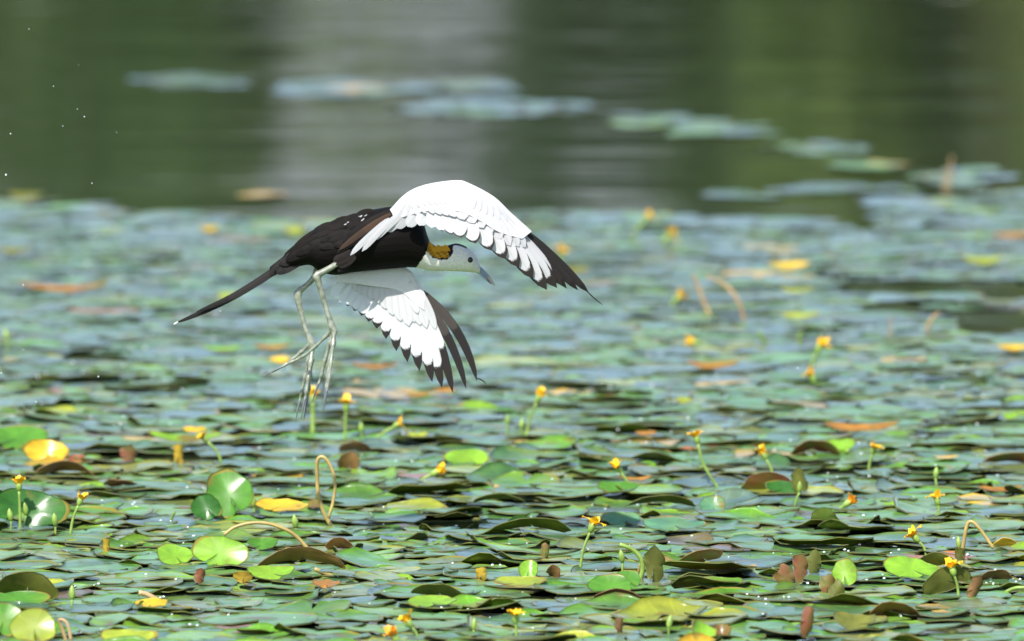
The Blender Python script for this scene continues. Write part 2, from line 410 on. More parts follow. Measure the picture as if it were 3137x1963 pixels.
# ------------------------------------------------------------------ leaves that stand out of the mat
TINT = dict(bright=(.17, .34, .03), mid=(.07, .20, .025), dark=(.03, .115, .018), yellow=(.55, .37, .03), yg=(.27, .33, .04), orange=(.29, .14, .03), red=(.22, .08, .04),
            brown=(.16, .085, .03), olive=(.15, .16, .03), teal=(.085, .21, .12), tan=(.34, .24, .09))
LAND = []
def stand(dx, dy, w, h, tint, under, label, face='top', th=70, curl=.5, vcurl=.3, lean=0, name='raised_leaf', cat='leaf', seed=None, wave=.065, notch=.03, group=None, z0=None, irr=.085):
    LAND.append((label, dx, dy)); z0 = (.004 if th < 31 else -.001) if z0 is None else z0
    g = gd(dx, dy, 0.006); px = DS * mpp(g.y)
    sd_ = int(dx * 7 + dy) if seed is None else seed
    V, F, S, loop = leaf_shape(sd_, nth=26, rings=(0, .3, .55, .8, .93, 1.0), notch=notch, wave=wave, irr=irr)
    LC = np.vstack([V, V]) * (1, 1, 0); F = fix_wind(V, F); ra = random.Random(sd_).uniform(-.9, .9); V = np.stack([V[:, 0] * math.cos(ra) - V[:, 1] * math.sin(ra), V[:, 0] * math.sin(ra) + V[:, 1] * math.cos(ra), V[:, 2]], 1)
    thr = R(th); W = w * px / 2
    Hh = h * px / max(.12, math.sin(thr + (PITCH if face == 'top' else -PITCH * .6))) / 2
    if curl > 2.2: Rc = W; a = Rc * curl / 2
    else:
        c = max(curl, 1e-3); a = W * (c / 2) / math.sin(c / 2); Rc = a / (c / 2)
    c2 = max(abs(vcurl), 1e-3); b = Hh * (c2 / 2) / math.sin(min(c2, 3) / 2); Rv = b / (c2 / 2)
    if curl > 2.2: V = V.copy(); V[:, 1] = V[:, 1] * (1 - .6 * np.abs(V[:, 0])) + .22 * V[:, 0]
    u = V[:, 0] * a; v = V[:, 1] * b; zz = V[:, 2] * min(a, b)
    X = (Rc - zz) * np.sin(u / Rc); Z = (Rc - (Rc - zz) * np.cos(u / Rc)) * (-1 if face == 'under' and curl < 2.2 else 1)
    Y = Rv * np.sin(v / Rv); Z = Z + math.copysign(1, vcurl) * (Rv - Rv * np.cos(v / Rv))
    P = np.stack([X, Y, Z], 1); P[:, 1] -= P[:, 1].min(); P[:, 2] -= P[:, 2].mean()
    s = 1 if face == 'top' else -1
    U = np.array((s, 0, 0.)); Vd = np.array((0, s * math.cos(thr), math.sin(thr))); N = np.cross(U, Vd)
    Q = P[:, :1] * U + P[:, 1:2] * Vd + P[:, 2:3] * N
    ln = R(lean); c_, s_ = math.cos(ln), math.sin(ln)
    Q = np.stack([Q[:, 0] * c_ + Q[:, 2] * s_, Q[:, 1], -Q[:, 0] * s_ + Q[:, 2] * c_], 1)
    Q[:, 2] += z0 - Q[:, 2].min()
    V2, F2, mi = thick(Q, F, loop, .0009)
    me = mesh(name, V2, F2, [M['leaf_top'], M['under_' + under]], mi); add_col(me, np.concatenate([S, S])[:, None] * np.ones(3), LC)
    o = link(name, me); o.location = g; o.color = (*TINT[tint], 1)
    tag(o, label, cat, group); return o
def rolled(dx, dy, w, h, tint, under, label, lean=0, th=82, group=None, curl=5.2):
    return stand(dx, dy, w * 1.2, h * 1.08, tint, under, label, face='under', th=th, curl=curl, vcurl=.15, lean=lean, name='rolled_leaf', group=group, wave=.09, irr=.2)

stand(62, 1244, 178, 98, 'dark', 'green', 'large dark green leaf standing upright at the left edge behind a yellow flower', curl=.9, th=66, lean=8, notch=.3)
stand(545, 1222, 122, 108, 'mid', 'green', 'glossy green upright leaf with a folded smaller leaf before it', curl=.9, th=58, lean=-6)
stand(494, 1226, 68, 64, 'dark', 'green', 'small pointed dark green leaf folded before the glossy upright one', curl=1.4, th=66, lean=-14)
stand(518, 1338, 130, 80, 'bright', 'green', 'bright green round leaf tipped up under an arching tan stem', curl=.3, th=60)
stand(412, 1330, 88, 48, 'bright', 'green', 'smaller shiny bright green leaf left of the tipped up round one', curl=.8, th=40)
stand(1100, 1097, 102, 42, 'bright', 'green', 'vivid light green leaf alone above the mat below the far wing', curl=.3, th=35)
stand(45, 1060, 140, 54, 'mid', 'green', 'green tilted leaf behind the yellow crumpled leaf at the left edge', curl=.4, th=40)
stand(110, 1088, 104, 56, 'yellow', 'yellow', 'crumpled yellow and orange leaf near the left edge', curl=1.2, th=62, wave=.14, irr=.1)
stand(180, 1090, 42, 18, 'red', 'red', 'small red-brown scrap of leaf beside the crumpled yellow leaf', curl=1.2, th=50, wave=.1)
rolled(302, 1093, 34, 52, 'brown', 'red', 'pointed red and brown folded leaf standing in open water', curl=2.6)
rolled(421, 1095, 16, 46, 'yg', 'yellow', 'yellow-green rolled leaf stub right of the red folded leaf')
stand(152, 1124, 146, 25, 'olive', 'brown', 'long olive leaf with orange end, its edge curled up', face='under', th=40, curl=1.8)
stand(665, 1214, 126, 28, 'yellow', 'yellow', 'orange and yellow floating leaf beside the looped brown stem', th=22, curl=.4, wave=.08)
stand(742, 1206, 40, 18, 'brown', 'brown', 'dark brown withered leaf touching the yellow floating leaf', th=20, wave=.12)
stand(285, 1154, 74, 17, 'orange', 'red', 'thin rusty leaf edge raised above the mat at left', face='under', th=30, curl=.4, wave=.1)
stand(823, 1105, 50, 46, 'brown', 'brown', 'brown olive cupped leaf standing below the dangling feet', face='under', curl=1.7, th=70)
stand(838, 1062, 70, 26, 'dark', 'brown', 'dark leaf tilted up beside the leaning yellow flower', face='under', th=50)
stand(60, 1412, 150, 62, 'olive', 'olive', 'large olive folded leaf at the lower left edge', face='under', curl=1.3, th=55, lean=12)
stand(40, 1424, 150, 34, 'mid', 'green', 'green leaf half under the olive folded leaf at lower left', th=35, curl=.5)
stand(78, 1514, 118, 78, 'yg', 'green', 'yellow-green blotched leaf standing in the lower left corner', th=60, curl=.4, wave=.06)
stand(8, 1500, 100, 76, 'mid', 'green', 'dark green leaf cut by the left edge in the lower corner', th=55, curl=.6)
stand(302, 1518, 128, 36, 'yg', 'yellow', 'yellow-green leaf with brown notch at the bottom edge', th=35, curl=.4, wave=.06)
stand(1440, 1403, 112, 46, 'mid', 'brown', 'shiny green leaf with its near rim rolled brown', th=42, curl=.7)
stand(1455, 1408, 118, 18, 'mid', 'brown', 'rolled brown near rim under the shiny green leaf', face='under', th=35, curl=.9)
stand(1385 + 95, 1385, 70, 40, 'mid', 'green', 'green leaf behind the shiny one beside the rolled olive leaf', th=40)
rolled(1540, 1374, 50, 78, 'olive', 'olive', 'tall rolled olive green leaf standing beside a thin bent stem', lean=4, curl=2.4)
rolled(1858, 1382, 40, 60, 'brown', 'red', 'brown folded leaf, left half of an upright pair', lean=-14, curl=2.5)
rolled(1882, 1378, 36, 62, 'brown', 'red', 'pinkish brown folded leaf, right half of an upright pair', lean=8, curl=2.5)
stand(2002, 1380, 66, 62, 'bright', 'green', 'glossy green leaf standing upright right of the red rolled leaf', th=66, curl=.9, lean=-18)
rolled(1915, 1355, 34, 52, 'dark', 'olive', 'dark green folded leaf standing behind the brown pair', curl=2.5, lean=10)
rolled(1948, 1402, 28, 62, 'brown', 'red', 'red-brown rolled leaf before the glossy upright leaf', lean=10, curl=3)
rolled(1962, 1416, 26, 52, 'olive', 'olive', 'slanting olive rolled leaf in front of the red-brown one', lean=32)
stand(2240, 1402, 112, 62, 'olive', 'olive', 'large dark olive leaf on edge behind a yellow flower', face='under', curl=1.0, th=72, lean=-18)
stand(2148, 1362, 128, 52, 'bright', 'olive', 'broad green leaf tilted up left of the arched dark leaf', th=38, curl=.3, lean=6)
stand(2212, 1340, 106, 34, 'dark', 'olive', 'dark leaf arched like a bridge behind the tilted green leaf', face='under', curl=1.8, th=50)
rolled(2288, 1410, 20, 60, 'tan', 'brown', 'shiny tan rolled leaf leaning right near the right edge', lean=24)
stand(1812, 1160, 136, 44, 'red', 'red', 'large red-brown leaf humped above the mat, greenish below', face='under', th=55, curl=1.3)
rolled(1886, 1166, 32, 80, 'olive', 'olive', 'upright olive leaf half rolled right of the red humped leaf', curl=2.4)
stand(1850, 1166, 90, 34, 'dark', 'olive', 'dark green crumpled leaf below the red humped leaf', th=45, curl=1, wave=.1)
stand(1922, 1070, 110, 30, 'red', 'red', 'long reddish leaf curled beside a green one in the right mat', face='under', th=35, curl=1.4)
stand(1985, 1066, 62, 34, 'bright', 'green', 'green curled leaf at the end of the long reddish leaf', th=45, curl=1.2)
stand(2385, 1098, 140, 22, 'teal', 'red', 'leaf with thin brown raised edge at the right border', face='under', th=30, curl=.9)
stand(1945, 1238, 70, 42, 'olive', 'green', 'half-round olive green leaf standing under the orange flower', face='under', th=66, curl=.5)
stand(1682, 1210, 64, 42, 'teal', 'green', 'rounded blue-green leaf hump between flat leaves', th=55, curl=1.2)
stand(1657, 1328, 98, 34, 'red', 'red', 'triangular red-brown leaf edge standing in the lower mat', face='under', th=45, curl=.6, lean=-12)
rolled(251, 1306, 11, 46, 'tan', 'yellow', 'thin tan rolled leaf standing like a peg at left')
rolled(1893, 1500, 22, 62, 'tan', 'red', 'brown rolled leaf standing like a peg near the bottom', lean=16)
rolled(1457, 1492, 13, 46, 'brown', 'brown', 'thin dark brown rolled leaf near the bottom centre', lean=10)
rolled(1286, 1315, 13, 34, 'tan', 'red', 'small pinkish rolled leaf left of the tall flower')
rolled(1141, 1368, 18, 36, 'tan', 'yellow', 'short tan rolled leaf leaning left beside a green cup', lean=-16)
stand(2018, 1496, 100, 36, 'olive', 'olive', 'olive cupped leaf with curled rim near the bottom right', th=30, curl=1.6)
stand(1247, 1363, 50, 42, 'bright', 'green', 'small green cupped leaf with a brown pointed tip', th=60, curl=1.2)
stand(1300, 1360, 34, 30, 'brown', 'brown', 'brown pointed leaf tip right of the small green cup', face='under', th=55, lean=24, curl=1.6)
rolled(578, 1376, 36, 40, 'yg', 'yellow', 'yellow-green cupped leaf standing below the round tipped leaf', curl=2.6, lean=-14)
stand(640, 1376, 120, 30, 'bright', 'olive', 'green shiny leaf right of the yellow-green cup', th=30, curl=.9)
rolled(467, 1374, 18, 32, 'tan', 'red', 'small pink pointed leaf roll below the shiny bright leaf', lean=14)
stand(712, 1338, 200, 34, 'mid', 'brown', 'wide dark brown leaf underside arched above the mat', face='under', th=45, curl=1.2)
stand(800, 1296, 66, 30, 'olive', 'brown', 'brown curled leaf right of the arching stem end', face='under', th=50, curl=1.5)
stand(618, 1296, 76, 28, 'mid', 'brown', 'dark green leaf with curled rim inside the arching stem', th=35, curl=1.3)
stand(1250, 1262, 216, 24, 'mid', 'olive', 'long dark olive leaf underside raised in the centre mat', face='under', th=26, curl=.9)
stand(1035, 1418, 130, 32, 'mid', 'olive', 'dark olive leaf edge raised behind a bright leaf at bottom', face='under', th=38, curl=1.0, lean=8)
stand(1018, 1440, 116, 26, 'bright', 'green', 'bright green leaf lying under a raised olive edge', th=20, curl=.3)
stand(1560, 1200, 180, 17, 'mid', 'olive', 'thin olive leaf edge raised behind the centre right flower', face='under', th=24, curl=.9)
stand(1180, 1190, 120, 13, 'mid', 'olive', 'thin raised leaf underside near the centre of the mat', face='under', th=24, curl=.9)
stand(1460, 1172, 100, 26, 'mid', 'olive', 'green wavy leaf lifted at the foot of a yellow flower', th=30, wave=.12, curl=.8)
stand(1590, 1262, 150, 30, 'teal', 'green', 'smooth blue-green leaf tipped up in the centre right mat', th=16, curl=.2)
stand(1465, 1240, 90, 34, 'teal', 'green', 'round blue-green leaf raised left of a wide tilted one', th=32, curl=.4)
stand(1225, 1392, 120, 24, 'yg', 'yellow', 'yellow-rimmed pale green leaf in the lower centre', th=20, wave=.06)
stand(1690, 1394, 120, 24, 'mid', 'olive', 'green leaf tilted up in the lower right mat', th=24)
rolled(2265, 1322, 18, 40, 'yg', 'olive', 'short olive stub standing behind the dark arched leaf')
stand(2370, 1290, 56, 24, 'olive', 'yellow', 'small yellowish olive leaf lump near the right edge', face='under', th=50, curl=1.4)
stand(2350, 1365, 70, 26, 'brown', 'brown', 'dark wet brown leaf scrap near the right edge', face='under', th=45, curl=1.4, wave=.1)
stand(1700, 1505, 50, 34, 'brown', 'olive', 'curled green and brown leaf at the bottom right of centre', th=60, curl=2.0)
stand(1650, 1508, 60, 40, 'bright', 'brown', 'bright green curled leaf at the bottom edge', th=50, curl=2.0, lean=30)
stand(2110, 1452, 130, 26, 'brown', 'brown', 'brown mottled curled leaf in the lower right mat', face='under', th=35, curl=1.5)
stand(770, 1396, 70, 16, 'orange', 'red', 'torn orange and dark leaf near the bottom left of centre', th=14, wave=.12)
stand(355, 1440, 80, 20, 'yellow', 'brown', 'yellow torn leaf under a brown stick at lower left', th=24, wave=.12)
# blurred coloured leaves further back
far = [(152, 694, 216, 19, 'orange', 'long orange and olive leaf far back at the left'), (885, 877, 112, 14, 'orange', 'orange leaf behind the drooping far wing'),
       (640, 830, 90, 13, 'orange', 'orange streaked leaf behind the dangling feet'), (1680, 876, 134, 20, 'orange', 'orange-brown leaf far back right of the wing tip'),
       (1860, 640, 100, 22, 'yellow', 'pale yellow leaf far back at the right'), (2318, 628, 92, 22, 'yg', 'yellow-green leaf near the open water at right'),
       (2392, 833, 80, 18, 'yellow', 'yellow leaf cut by the right edge'), (60, 474, 90, 20, 'olive', 'olive yellow leaf on the far rim at the left'),
       (28, 604, 66, 20, 'olive', 'olive leaf blurred at the left edge'), (695, 556, 48, 22, 'yg', 'pale yellow-green leaf just behind the tail'),
       (493, 552, 40, 18, 'yellow', 'small mustard leaf above the tail'), (1890, 756, 90, 18, 'yg', 'yellow-green leaf below the far right gap'),
       (1880, 697, 70, 14, 'yg', 'olive yellow leaf left of the open water gap'), (2385, 568, 90, 18, 'orange', 'dark orange leaf at the right edge far back'),
       (660, 862, 44, 22, 'yellow', 'yellow leaf lump behind the toes'), (525, 834, 90, 14, 'bright', 'bright green leaf strip left of the feet'),
       (533, 712, 36, 24, 'yg', 'pale yellow lump behind the long tail'), (1350, 652, 80, 22, 'olive', 'olive leaf behind the near wing tip'),
       (2030, 1024, 170, 26, 'orange', 'brown and yellow withered leaf in the right mat'), (1525, 1033, 50, 14, 'orange', 'small orange leaf right of the tall bud flower'),
       (985, 942, 60, 12, 'orange', 'small rusty orange leaf under the far wing tip'), (1615, 958, 36, 20, 'yg', 'small yellow-green lump in the middle mat'),
       (2385, 996, 40, 18, 'bright', 'small bright green leaf at right middle'), (1500, 1140, 80, 10, 'orange', 'orange sliver of leaf beneath a flower'),
       (2360, 1166, 100, 16, 'orange', 'orange leaf near the right edge'), (460, 1026, 60, 18, 'yellow', 'yellow leaf behind the left of centre flower'),
       (985, 1040, 46, 20, 'yg', 'green and pink curled leaf beside the leaning flower'), (440, 1050, 170, 24, 'bright', 'light green leaf left of the leaning flower'),
       (1050, 932, 50, 14, 'tan', 'pale tan leaf scrap below the far wing tip')]
for (x, y_, w_, h_, t_, lb) in far:
    if t_ == 'tan': t_ = 'orange'
    stand(x, y_, w_, h_ * .68, t_, 'yellow' if t_ in ('yellow', 'yg') else 'brown', lb, th=26, curl=.8, wave=.08, name='coloured_leaf')

# ------------------------------------------------------------------ stems, sticks
def stem(pts, r0, r1, m, label, name='stem', cat='stem', sides=8, arch=True):
    """points in picture plan; first and last touch the water, depth is that of the base"""
    g = gd(*pts[0], 0); P = []
    for i, (x, y_) in enumerate(pts):
        q = at_y(x * DS, y_ * DS, g.y - .01 * i / max(1, len(pts) - 1)); P.append(q - g)
    px = DS * mpp(g.y); n = len(P)
    V, F = tube(P, [(r0 + (r1 - r0) * i / (n - 1)) * px for i in range(n)], sides, 6)
    o = link(name, mesh(name, V, F, [M[m]])); o.location = g
    return tag(o, label, cat)
stem([(737, 1312), (722, 1290), (690, 1258), (645, 1238), (600, 1233), (555, 1243), (528, 1262)], 5, 4, 'stem_tan', 'tan stem arching over the bright green tipped leaf')
stem([(792, 1252), (770, 1222), (752, 1172), (748, 1120), (749, 1086), (762, 1078), (778, 1096), (790, 1132), (787, 1178), (775, 1222)], 5, 4, 'stem_tan', 'looped brown stem standing below the dangling feet')
stem([(1675, 745), (1660, 710), (1645, 670), (1636, 648)], 5, 4, 'straw', 'straight blurred brown stalk far back at right of centre')
stem([(1757, 760), (1748, 725), (1732, 695), (1705, 668), (1668, 652)], 5, 4, 'straw', 'bent blurred brown stalk beside the straight one')
stem([(2186, 790), (2190, 768), (2202, 748), (2216, 738)], 5, 3, 'straw', 'short pale stalk before the open water gap')
stem([(2238, 450), (2241, 415), (2246, 370)], 3, 2, 'straw', 'tall pale straw stalk on the far patch at right')
stem([(2228, 450), (2231, 425), (2236, 395)], 3, 2, 'straw', 'shorter pale straw stalk on the far patch at right')
stem([(2262, 1328), (2272, 1290), (2282, 1238), (2296, 1232), (2318, 1256), (2344, 1294)], 5, 4, 'stem_tan', 'sharply bent pinkish stem near the right edge')
stem([(2358, 1412), (2372, 1398), (2396, 1387), (2424, 1386)], 5, 4, 'stem_green', 'green stem curving to the right edge')
stem([(1506, 1380), (1516, 1345), (1512, 1318), (1492, 1296), (1462, 1284)], 6, 5, 'stem_green', 'bent green stem beside the tall rolled olive leaf')
stem([(1496, 1374), (1506, 1350), (1512, 1330)], 4, 4, 'stem_tan', 'short brown stem beside the rolled olive leaf')
stem([(395, 1432), (372, 1416), (345, 1402), (328, 1398)], 7, 6, 'straw', 'brown stick lying on leaves at lower left')
stem([(792, 1364), (770, 1354), (742, 1342)], 6, 5, 'stem_tan', 'pale double stalk lying right of the green shiny leaf')
stem([(60, 1518), (72, 1480), (84, 1446)], 4, 3, 'stem_green', 'thin green stalk in the lower left corner')
stem([(158, 1518), (146, 1482), (140, 1462), (158, 1470), (168, 1512)], 4, 4, 'straw', 'curled dry brown tendril near the lower left corner')
stem([(870, 1052), (838, 1066), (802, 1072), (782, 1056)], 4, 4, 'stem_green', 'thin green stem before the cupped brown leaf')
stem([(2098, 802), (2100, 770), (2103, 750)], 3, 2, 'straw', 'faint short straw before the open gap')
stem([(398, 1240), (404, 1225), (412, 1208)], 4, 3, 'stem_green', 'short pale green stalk between flat leaves at left')
stem([(1812, 820), (1800, 800), (1792, 782)], 6, 4, 'stem_green', 'short yellow-green shoot blurred at right of centre')
stem([(1888, 822), (1888, 800), (1889, 784)], 6, 4, 'stem_green', 'upright green shoot left of the blurred flower pair')

# ------------------------------------------------------------------ flowers and buds
def petal_mesh(L, W, curl, seed):
    r = random.Random(seed); V = []; F = []; n = 6
    for i in range(n + 1):
        t = i / n; ww = W * (0.35 + 1.1 * math.sin(math.pi * min(t * .62 + .12, 1))) * (1 - .3 * t)
        a = curl * t; x = L * math.sin(a) / max(curl, .01) if curl > .01 else 0; zz = L * (t if curl < .05 else (math.sin(a) / curl)); out = L * (1 - math.cos(a)) / max(curl, .05)
        for k, s in enumerate((-1, -.5, 0, .5, 1)):
            j = r.uniform(-.14, .14) * W * t
            V.append((out + abs(s) * -.12 * W + j * .6 + L * .18 * t, s * ww + j, zz + (r.uniform(-.12, .12) * L if i == n else 0)))
    for i in range(n):
        for k in range(4): F.append((i * 5 + k, i * 5 + k + 1, i * 5 + k + 6, i * 5 + k + 5))
    V0 = np.array(V, float); m = len(V)
    V2 = np.vstack([V0, V0 + np.array([.00025, 0, 0])]); F2 = F + [tuple(q + m for q in reversed(f)) for f in F]
    return V2, F2
PETS = []
for s in range(10):
    L = random.Random(s).uniform(.8, 1.25)
    V2, F2 = petal_mesh(.0105 * L, .0036, random.Random(s + 50).uniform(.2, 2.2), s)
    PETS.append((V2, F2))
PM = {c: [mesh('petal', V2, F2, [M[c]]) for (V2, F2) in PETS] for c in ('petal', 'petal_o')}
vv, ff = tube([(0, 0, -.001), (0, 0, .002), (0, 0, .006), (0, 0, .0095)], [.0012, .003, .0036, .0026], 10, 3)
CALYX = mesh('calyx', vv, ff, [M['bud']])
bv, bf = tube([(0, 0, 0), (0, 0, .003), (0, 0, .008), (0, 0, .013), (0, 0, .0165)], [.0012, .0030, .0037, .0024, .0004], 10, 3)
BUD = mesh('bud_head', bv, bf, [M['bud']])
def flower(hx_, hy_, bx_, by_, label, col='petal', size=1.0, sr=3.2, mid=None):
    g = gd(bx_, by_, 0); t = empty('yellow_flower', g); tag(t, label, 'flower', 'yellow flowers above the leaf mat')
    top = at_y(hx_ * DS, (hy_ + 12) * DS, g.y) - g
    if top.z < .004: top.z = .004
    px = DS * mpp(g.y)
    m0 = Vector((top.x * .4, 0, top.z * .55)) if mid is None else at_y(mid[0] * DS, mid[1] * DS, g.y) - g
    V, F = tube([Vector((0, 0, -.01)), m0, top], [sr * px * 1.15, sr * px, sr * px], 8, 5)
    link('stem', mesh('stem', V, F, [M['stem_green']]), t)
    d = (top - m0).normalized(); q = d.to_track_quat('Z', 'Y')
    s = size * random.uniform(.92, 1.1)
    ca = link('calyx', CALYX, t); ca.location = top; ca.rotation_mode = 'QUATERNION'; ca.rotation_quaternion = q; ca.scale = (s, s, s)
    a0 = random.uniform(0, 6.28)
    for k in range(5):
        pe = link('petal', random.choice(PM[col]), t); pe.rotation_mode = 'QUATERNION'
        from mathutils import Quaternion
        qq = q @ Quaternion((0, 0, 1), a0 + k * 1.2566 + random.uniform(-.3, .3))
        pe.rotation_quaternion = qq; pe.location = top + q @ Vector((0, 0, .0065 * s)) + qq @ Vector((.0012, 0, 0)); pe.scale = (s, s, s)
    return t
FL = [(45, 1146, 48, 1258, 'yellow flower before the large dark upright leaf at left'), (185, 1180, 162, 1272, 'yellow flower on a slanting stem right of the dark upright leaf'),
      (490, 1030, 530, 1102, 'yellow flower leaning left above the glossy upright leaf'), (738, 938, 738, 1030, 'yellow flower on a thick stem touching the bird toes'),
      (816, 958, 814, 1042, 'yellow flower just right of the bird feet'), (927, 996, 876, 1052, 'yellow flower leaning right on a slanting stem below the far wing'),
      (1017, 1108, 986, 1144, 'low yellow flower below the far wing tip'), (1266, 938, 1238, 1038, 'yellow flower with two buds beside its stem in the middle'),
      (1519, 510, 1488, 574, 'blurred yellow flower on the far rim of the mat'), (1568, 556, 1560, 578, 'blurred yellow flower right of the far rim one'),
      (1323, 598, 1320, 634, 'blurred yellow flower just above the near wing tip'), (1590, 700, 1582, 722, 'blurred yellow flower left of the brown stalks'),
      (1655, 808, 1680, 818, 'low blurred yellow flower right of the wing tip'), (1927, 821, 1908, 884, 'upper of two blurred yellow flowers on one spot'),
      (1922, 890, 1926, 912, 'lower of two blurred yellow flowers on one spot'), (1647, 1034, 1710, 1156, 'yellow flower on a long bent stem right of centre'),
      (1645, 1100, 1668, 1122, 'small orange flower below the long bent stem'), (1466, 1104, 1494, 1174, 'yellow flower leaning left above a wavy green leaf'),
      (1808, 1072, 1830, 1146, 'yellow flower rising from the red humped leaf'), (2058, 1060, 2048, 1112, 'wide open yellow flower in the right mat'),
      (1392, 1243, 1364, 1358, 'tall yellow flower on a slanting stem, lower centre'), (1990, 1182, 1972, 1212, 'orange ragged flower above the half-round olive leaf'),
      (2213, 1180, 2216, 1216, 'small pale yellow flower at the right'), (2168, 1266, 2190, 1314, 'yellow flower above the broad tilted leaf at right'),
      (2252, 1346, 2264, 1416, 'yellow flower before the large dark olive leaf'), (972, 1468, 992, 1520, 'wide yellow flower at the bottom edge left of centre'),
      (1217, 1459, 1219, 1520, 'narrow yellow flower at the bottom edge, centre'), (940, 1506, 944, 1524, 'orange flower cut by the bottom edge')]
for f in FL: LAND.append((f[4], f[2], f[3]))
for i, f in enumerate(FL):
    flower(*f[:4], f[4], col='petal_o' if 'orange' in f[4] else 'petal', size=1.12 if f[1] > 900 else 1.3, sr=5 if 'thick' in f[4] else 3.3, mid=(1662, 1100) if 'long bent' in f[4] else None)
BU = [(62, 1206, 50, 1256, 'flower bud right of the leftmost flower stem'), (26, 1220, 26, 1260, 'flower bud left of the leftmost flower stem'), (131, 1232, 130, 1268, 'flower bud between the two left flowers'),
      (170, 1405, 169, 1444, 'single flower bud near the lower left'), (698, 1236, 698, 1270, 'flower bud on the arching tan stem'), (853, 1012, 853, 1040, 'flower bud right of the feet'),
      (1230, 1002, 1228, 1034, 'right of two buds beside the middle flower'), (1198, 992, 1196, 1034, 'left of two buds beside the middle flower'), (1118, 1476, 1116, 1508, 'flower bud at the bottom between two flowers'),
      (1577, 1472, 1578, 1506, 'flower bud at the bottom right of centre'), (1469, 1318, 1468, 1360, 'flower bud left of the tall rolled leaf'), (2207, 1118, 2212, 1162, 'flower bud in the right mat above a small flower'),
      (2262, 1284, 2256, 1326, 'flower bud above the dark arched leaf'), (599, 1188, 600, 1216, 'flower bud at the glossy upright leaf'), (1886, 1152, 1870, 1202, 'flower bud below the red humped leaf'), (17, 792, 18, 838, 'blurred bud at the left edge')]
for i, (hx_, hy_, bx_, by_, lb) in enumerate(BU):
    g = gd(bx_, by_, 0); t = empty('flower_bud', g); tag(t, 'green ' + lb, 'bud', 'green flower buds above the leaf mat')
    top = at_y(hx_ * DS, (hy_ + 10) * DS, g.y) - g; top.z = max(top.z, .004)
    V, F = tube([Vector((0, 0, -.01)), top * .5, top], [.0016, .0014, .0014], 8, 4); link('stem', mesh('stem', V, F, [M['stem_green']]), t)
    b = link('bud_head', BUD, t); b.location = top; s = random.uniform(.85, 1.05); b.scale = (s, s, s); b.rotation_euler = (random.uniform(-.2, .2), random.uniform(-.2, .2), 0)

# ------------------------------------------------------------------ water drops
m, n_, l_, p_ = mat('water_drop'); p_.inputs['Base Color'].default_value = (.9, .93, .95, 1); p_.inputs['Roughness'].default_value = .12; p_.inputs['IOR'].default_value = 1.33; p_.inputs['Transmission Weight'].default_value = .55
M['drop'] = m
bm = bmesh.new(); bmesh.ops.create_icosphere(bm, subdivisions=2, radius=1); me = bpy.data.meshes.new('water_drop'); bm.to_mesh(me); bm.free(); me.materials.append(m)
me.polygons.foreach_set('use_smooth', [True] * len(me.polygons)); DROP = me
dv = np.array([v.co for v in me.vertices]); df = [tuple(p.vertices) for p in me.polygons]
for i, (x, y_, r_) in enumerate([(14, 412, 4.2), (25, 315, 3), (199, 275, 2.8), (183, 257, 2), (148, 297, 2), (126, 203, 2.2), (186, 152, 1.8), (275, 312, 1.8), (217, 432, 2.4), (68, 68, 1.8), (55, 672, 3), (232, 888, 3.4), (85, 948, 3), (55, 825, 2.6), (3, 880, 3.4), (640, 880, 2), (1882, 868, 3), (1420, 905, 2), (268, 1002, 2), (520, 733, 3)]):
    o = link('water_drop', DROP); o.location = at_y(x * DS, y_ * DS, 16.15 + .1 * math.sin(i * 2.1)); px = DS * mpp(16.2); o.scale = (r_ * px * .5, r_ * px * .5, r_ * px * .6)
    tag(o, 'tiny white water drop splashed into the air around the bird', 'water drop', 'water drops flung into the air')
VV = []; FF = []; k = 0
for L in leaves:
    if area_key(L) < 0 or rng.random() > .13: continue
    nq = rng.integers(1, 4)
    for _ in range(nq):
        a = rng.uniform(0, 6.28); q = rng.uniform(.6, 1.02); rr = rng.uniform(.0007, .0019)
        VV.append(dv * (rr, rr, rr * .7) + (L[0] + math.cos(a) * L[3] * q, L[1] + math.sin(a) * L[3] * q * L[4], L[2] + rr * .6 + .002)); FF += [tuple(i + k for i in f) for f in df]; k += len(dv)
dw = link('dew', mesh('dew', np.vstack(VV), FF, [m])); tag(dw, 'scattered glinting water beads on the floating leaves', 'dew', kind='stuff')

# labels for the flat leaves that can be found by a neighbour
cand = []
for (lb, x, y_) in LAND:
    if len(lb.split()) > 10: continue
    for o, nm, (lx, ly) in near_objs:
        ex, ey = lx - x, (ly - y_) * 4
        if math.hypot(ex, ey) > 190: continue
        dr = ('just right of' if ex > 0 else 'just left of') if abs(ex) > abs(ey) else ('just in front of' if ey > 0 else 'just behind')
        cand.append((math.hypot(ex, ey), o.name, f'flat {nm} leaf {dr} the {lb}', o))
done = set(); used = set()
for (dd, nm, lb, o) in sorted(cand, key=lambda q: q[:3]):
    if nm in done or lb in used or len(lb.split()) > 16: continue
    key = lb.split(' leaf ')[1]
    if key in used: continue
    o['label'] = lb; done.add(nm); used.add(lb); used.add(key)

# ------------------------------------------------------------------ the bird
S0 = K * BIRD_D; BX, BY = 1200.0, 830.0
bird = empty('jacana_bird', at_y(BX, BY, BIRD_D * math.cos(PITCH)), (-PITCH, 0, 0))
tag(bird, 'black and white long-tailed water bird flying low with drooping wings and dangling feet', 'bird')
def B(x, y_, d=0.0): return Vector(((x - BX) * S0, d * S0, -(y_ - BY) * S0))

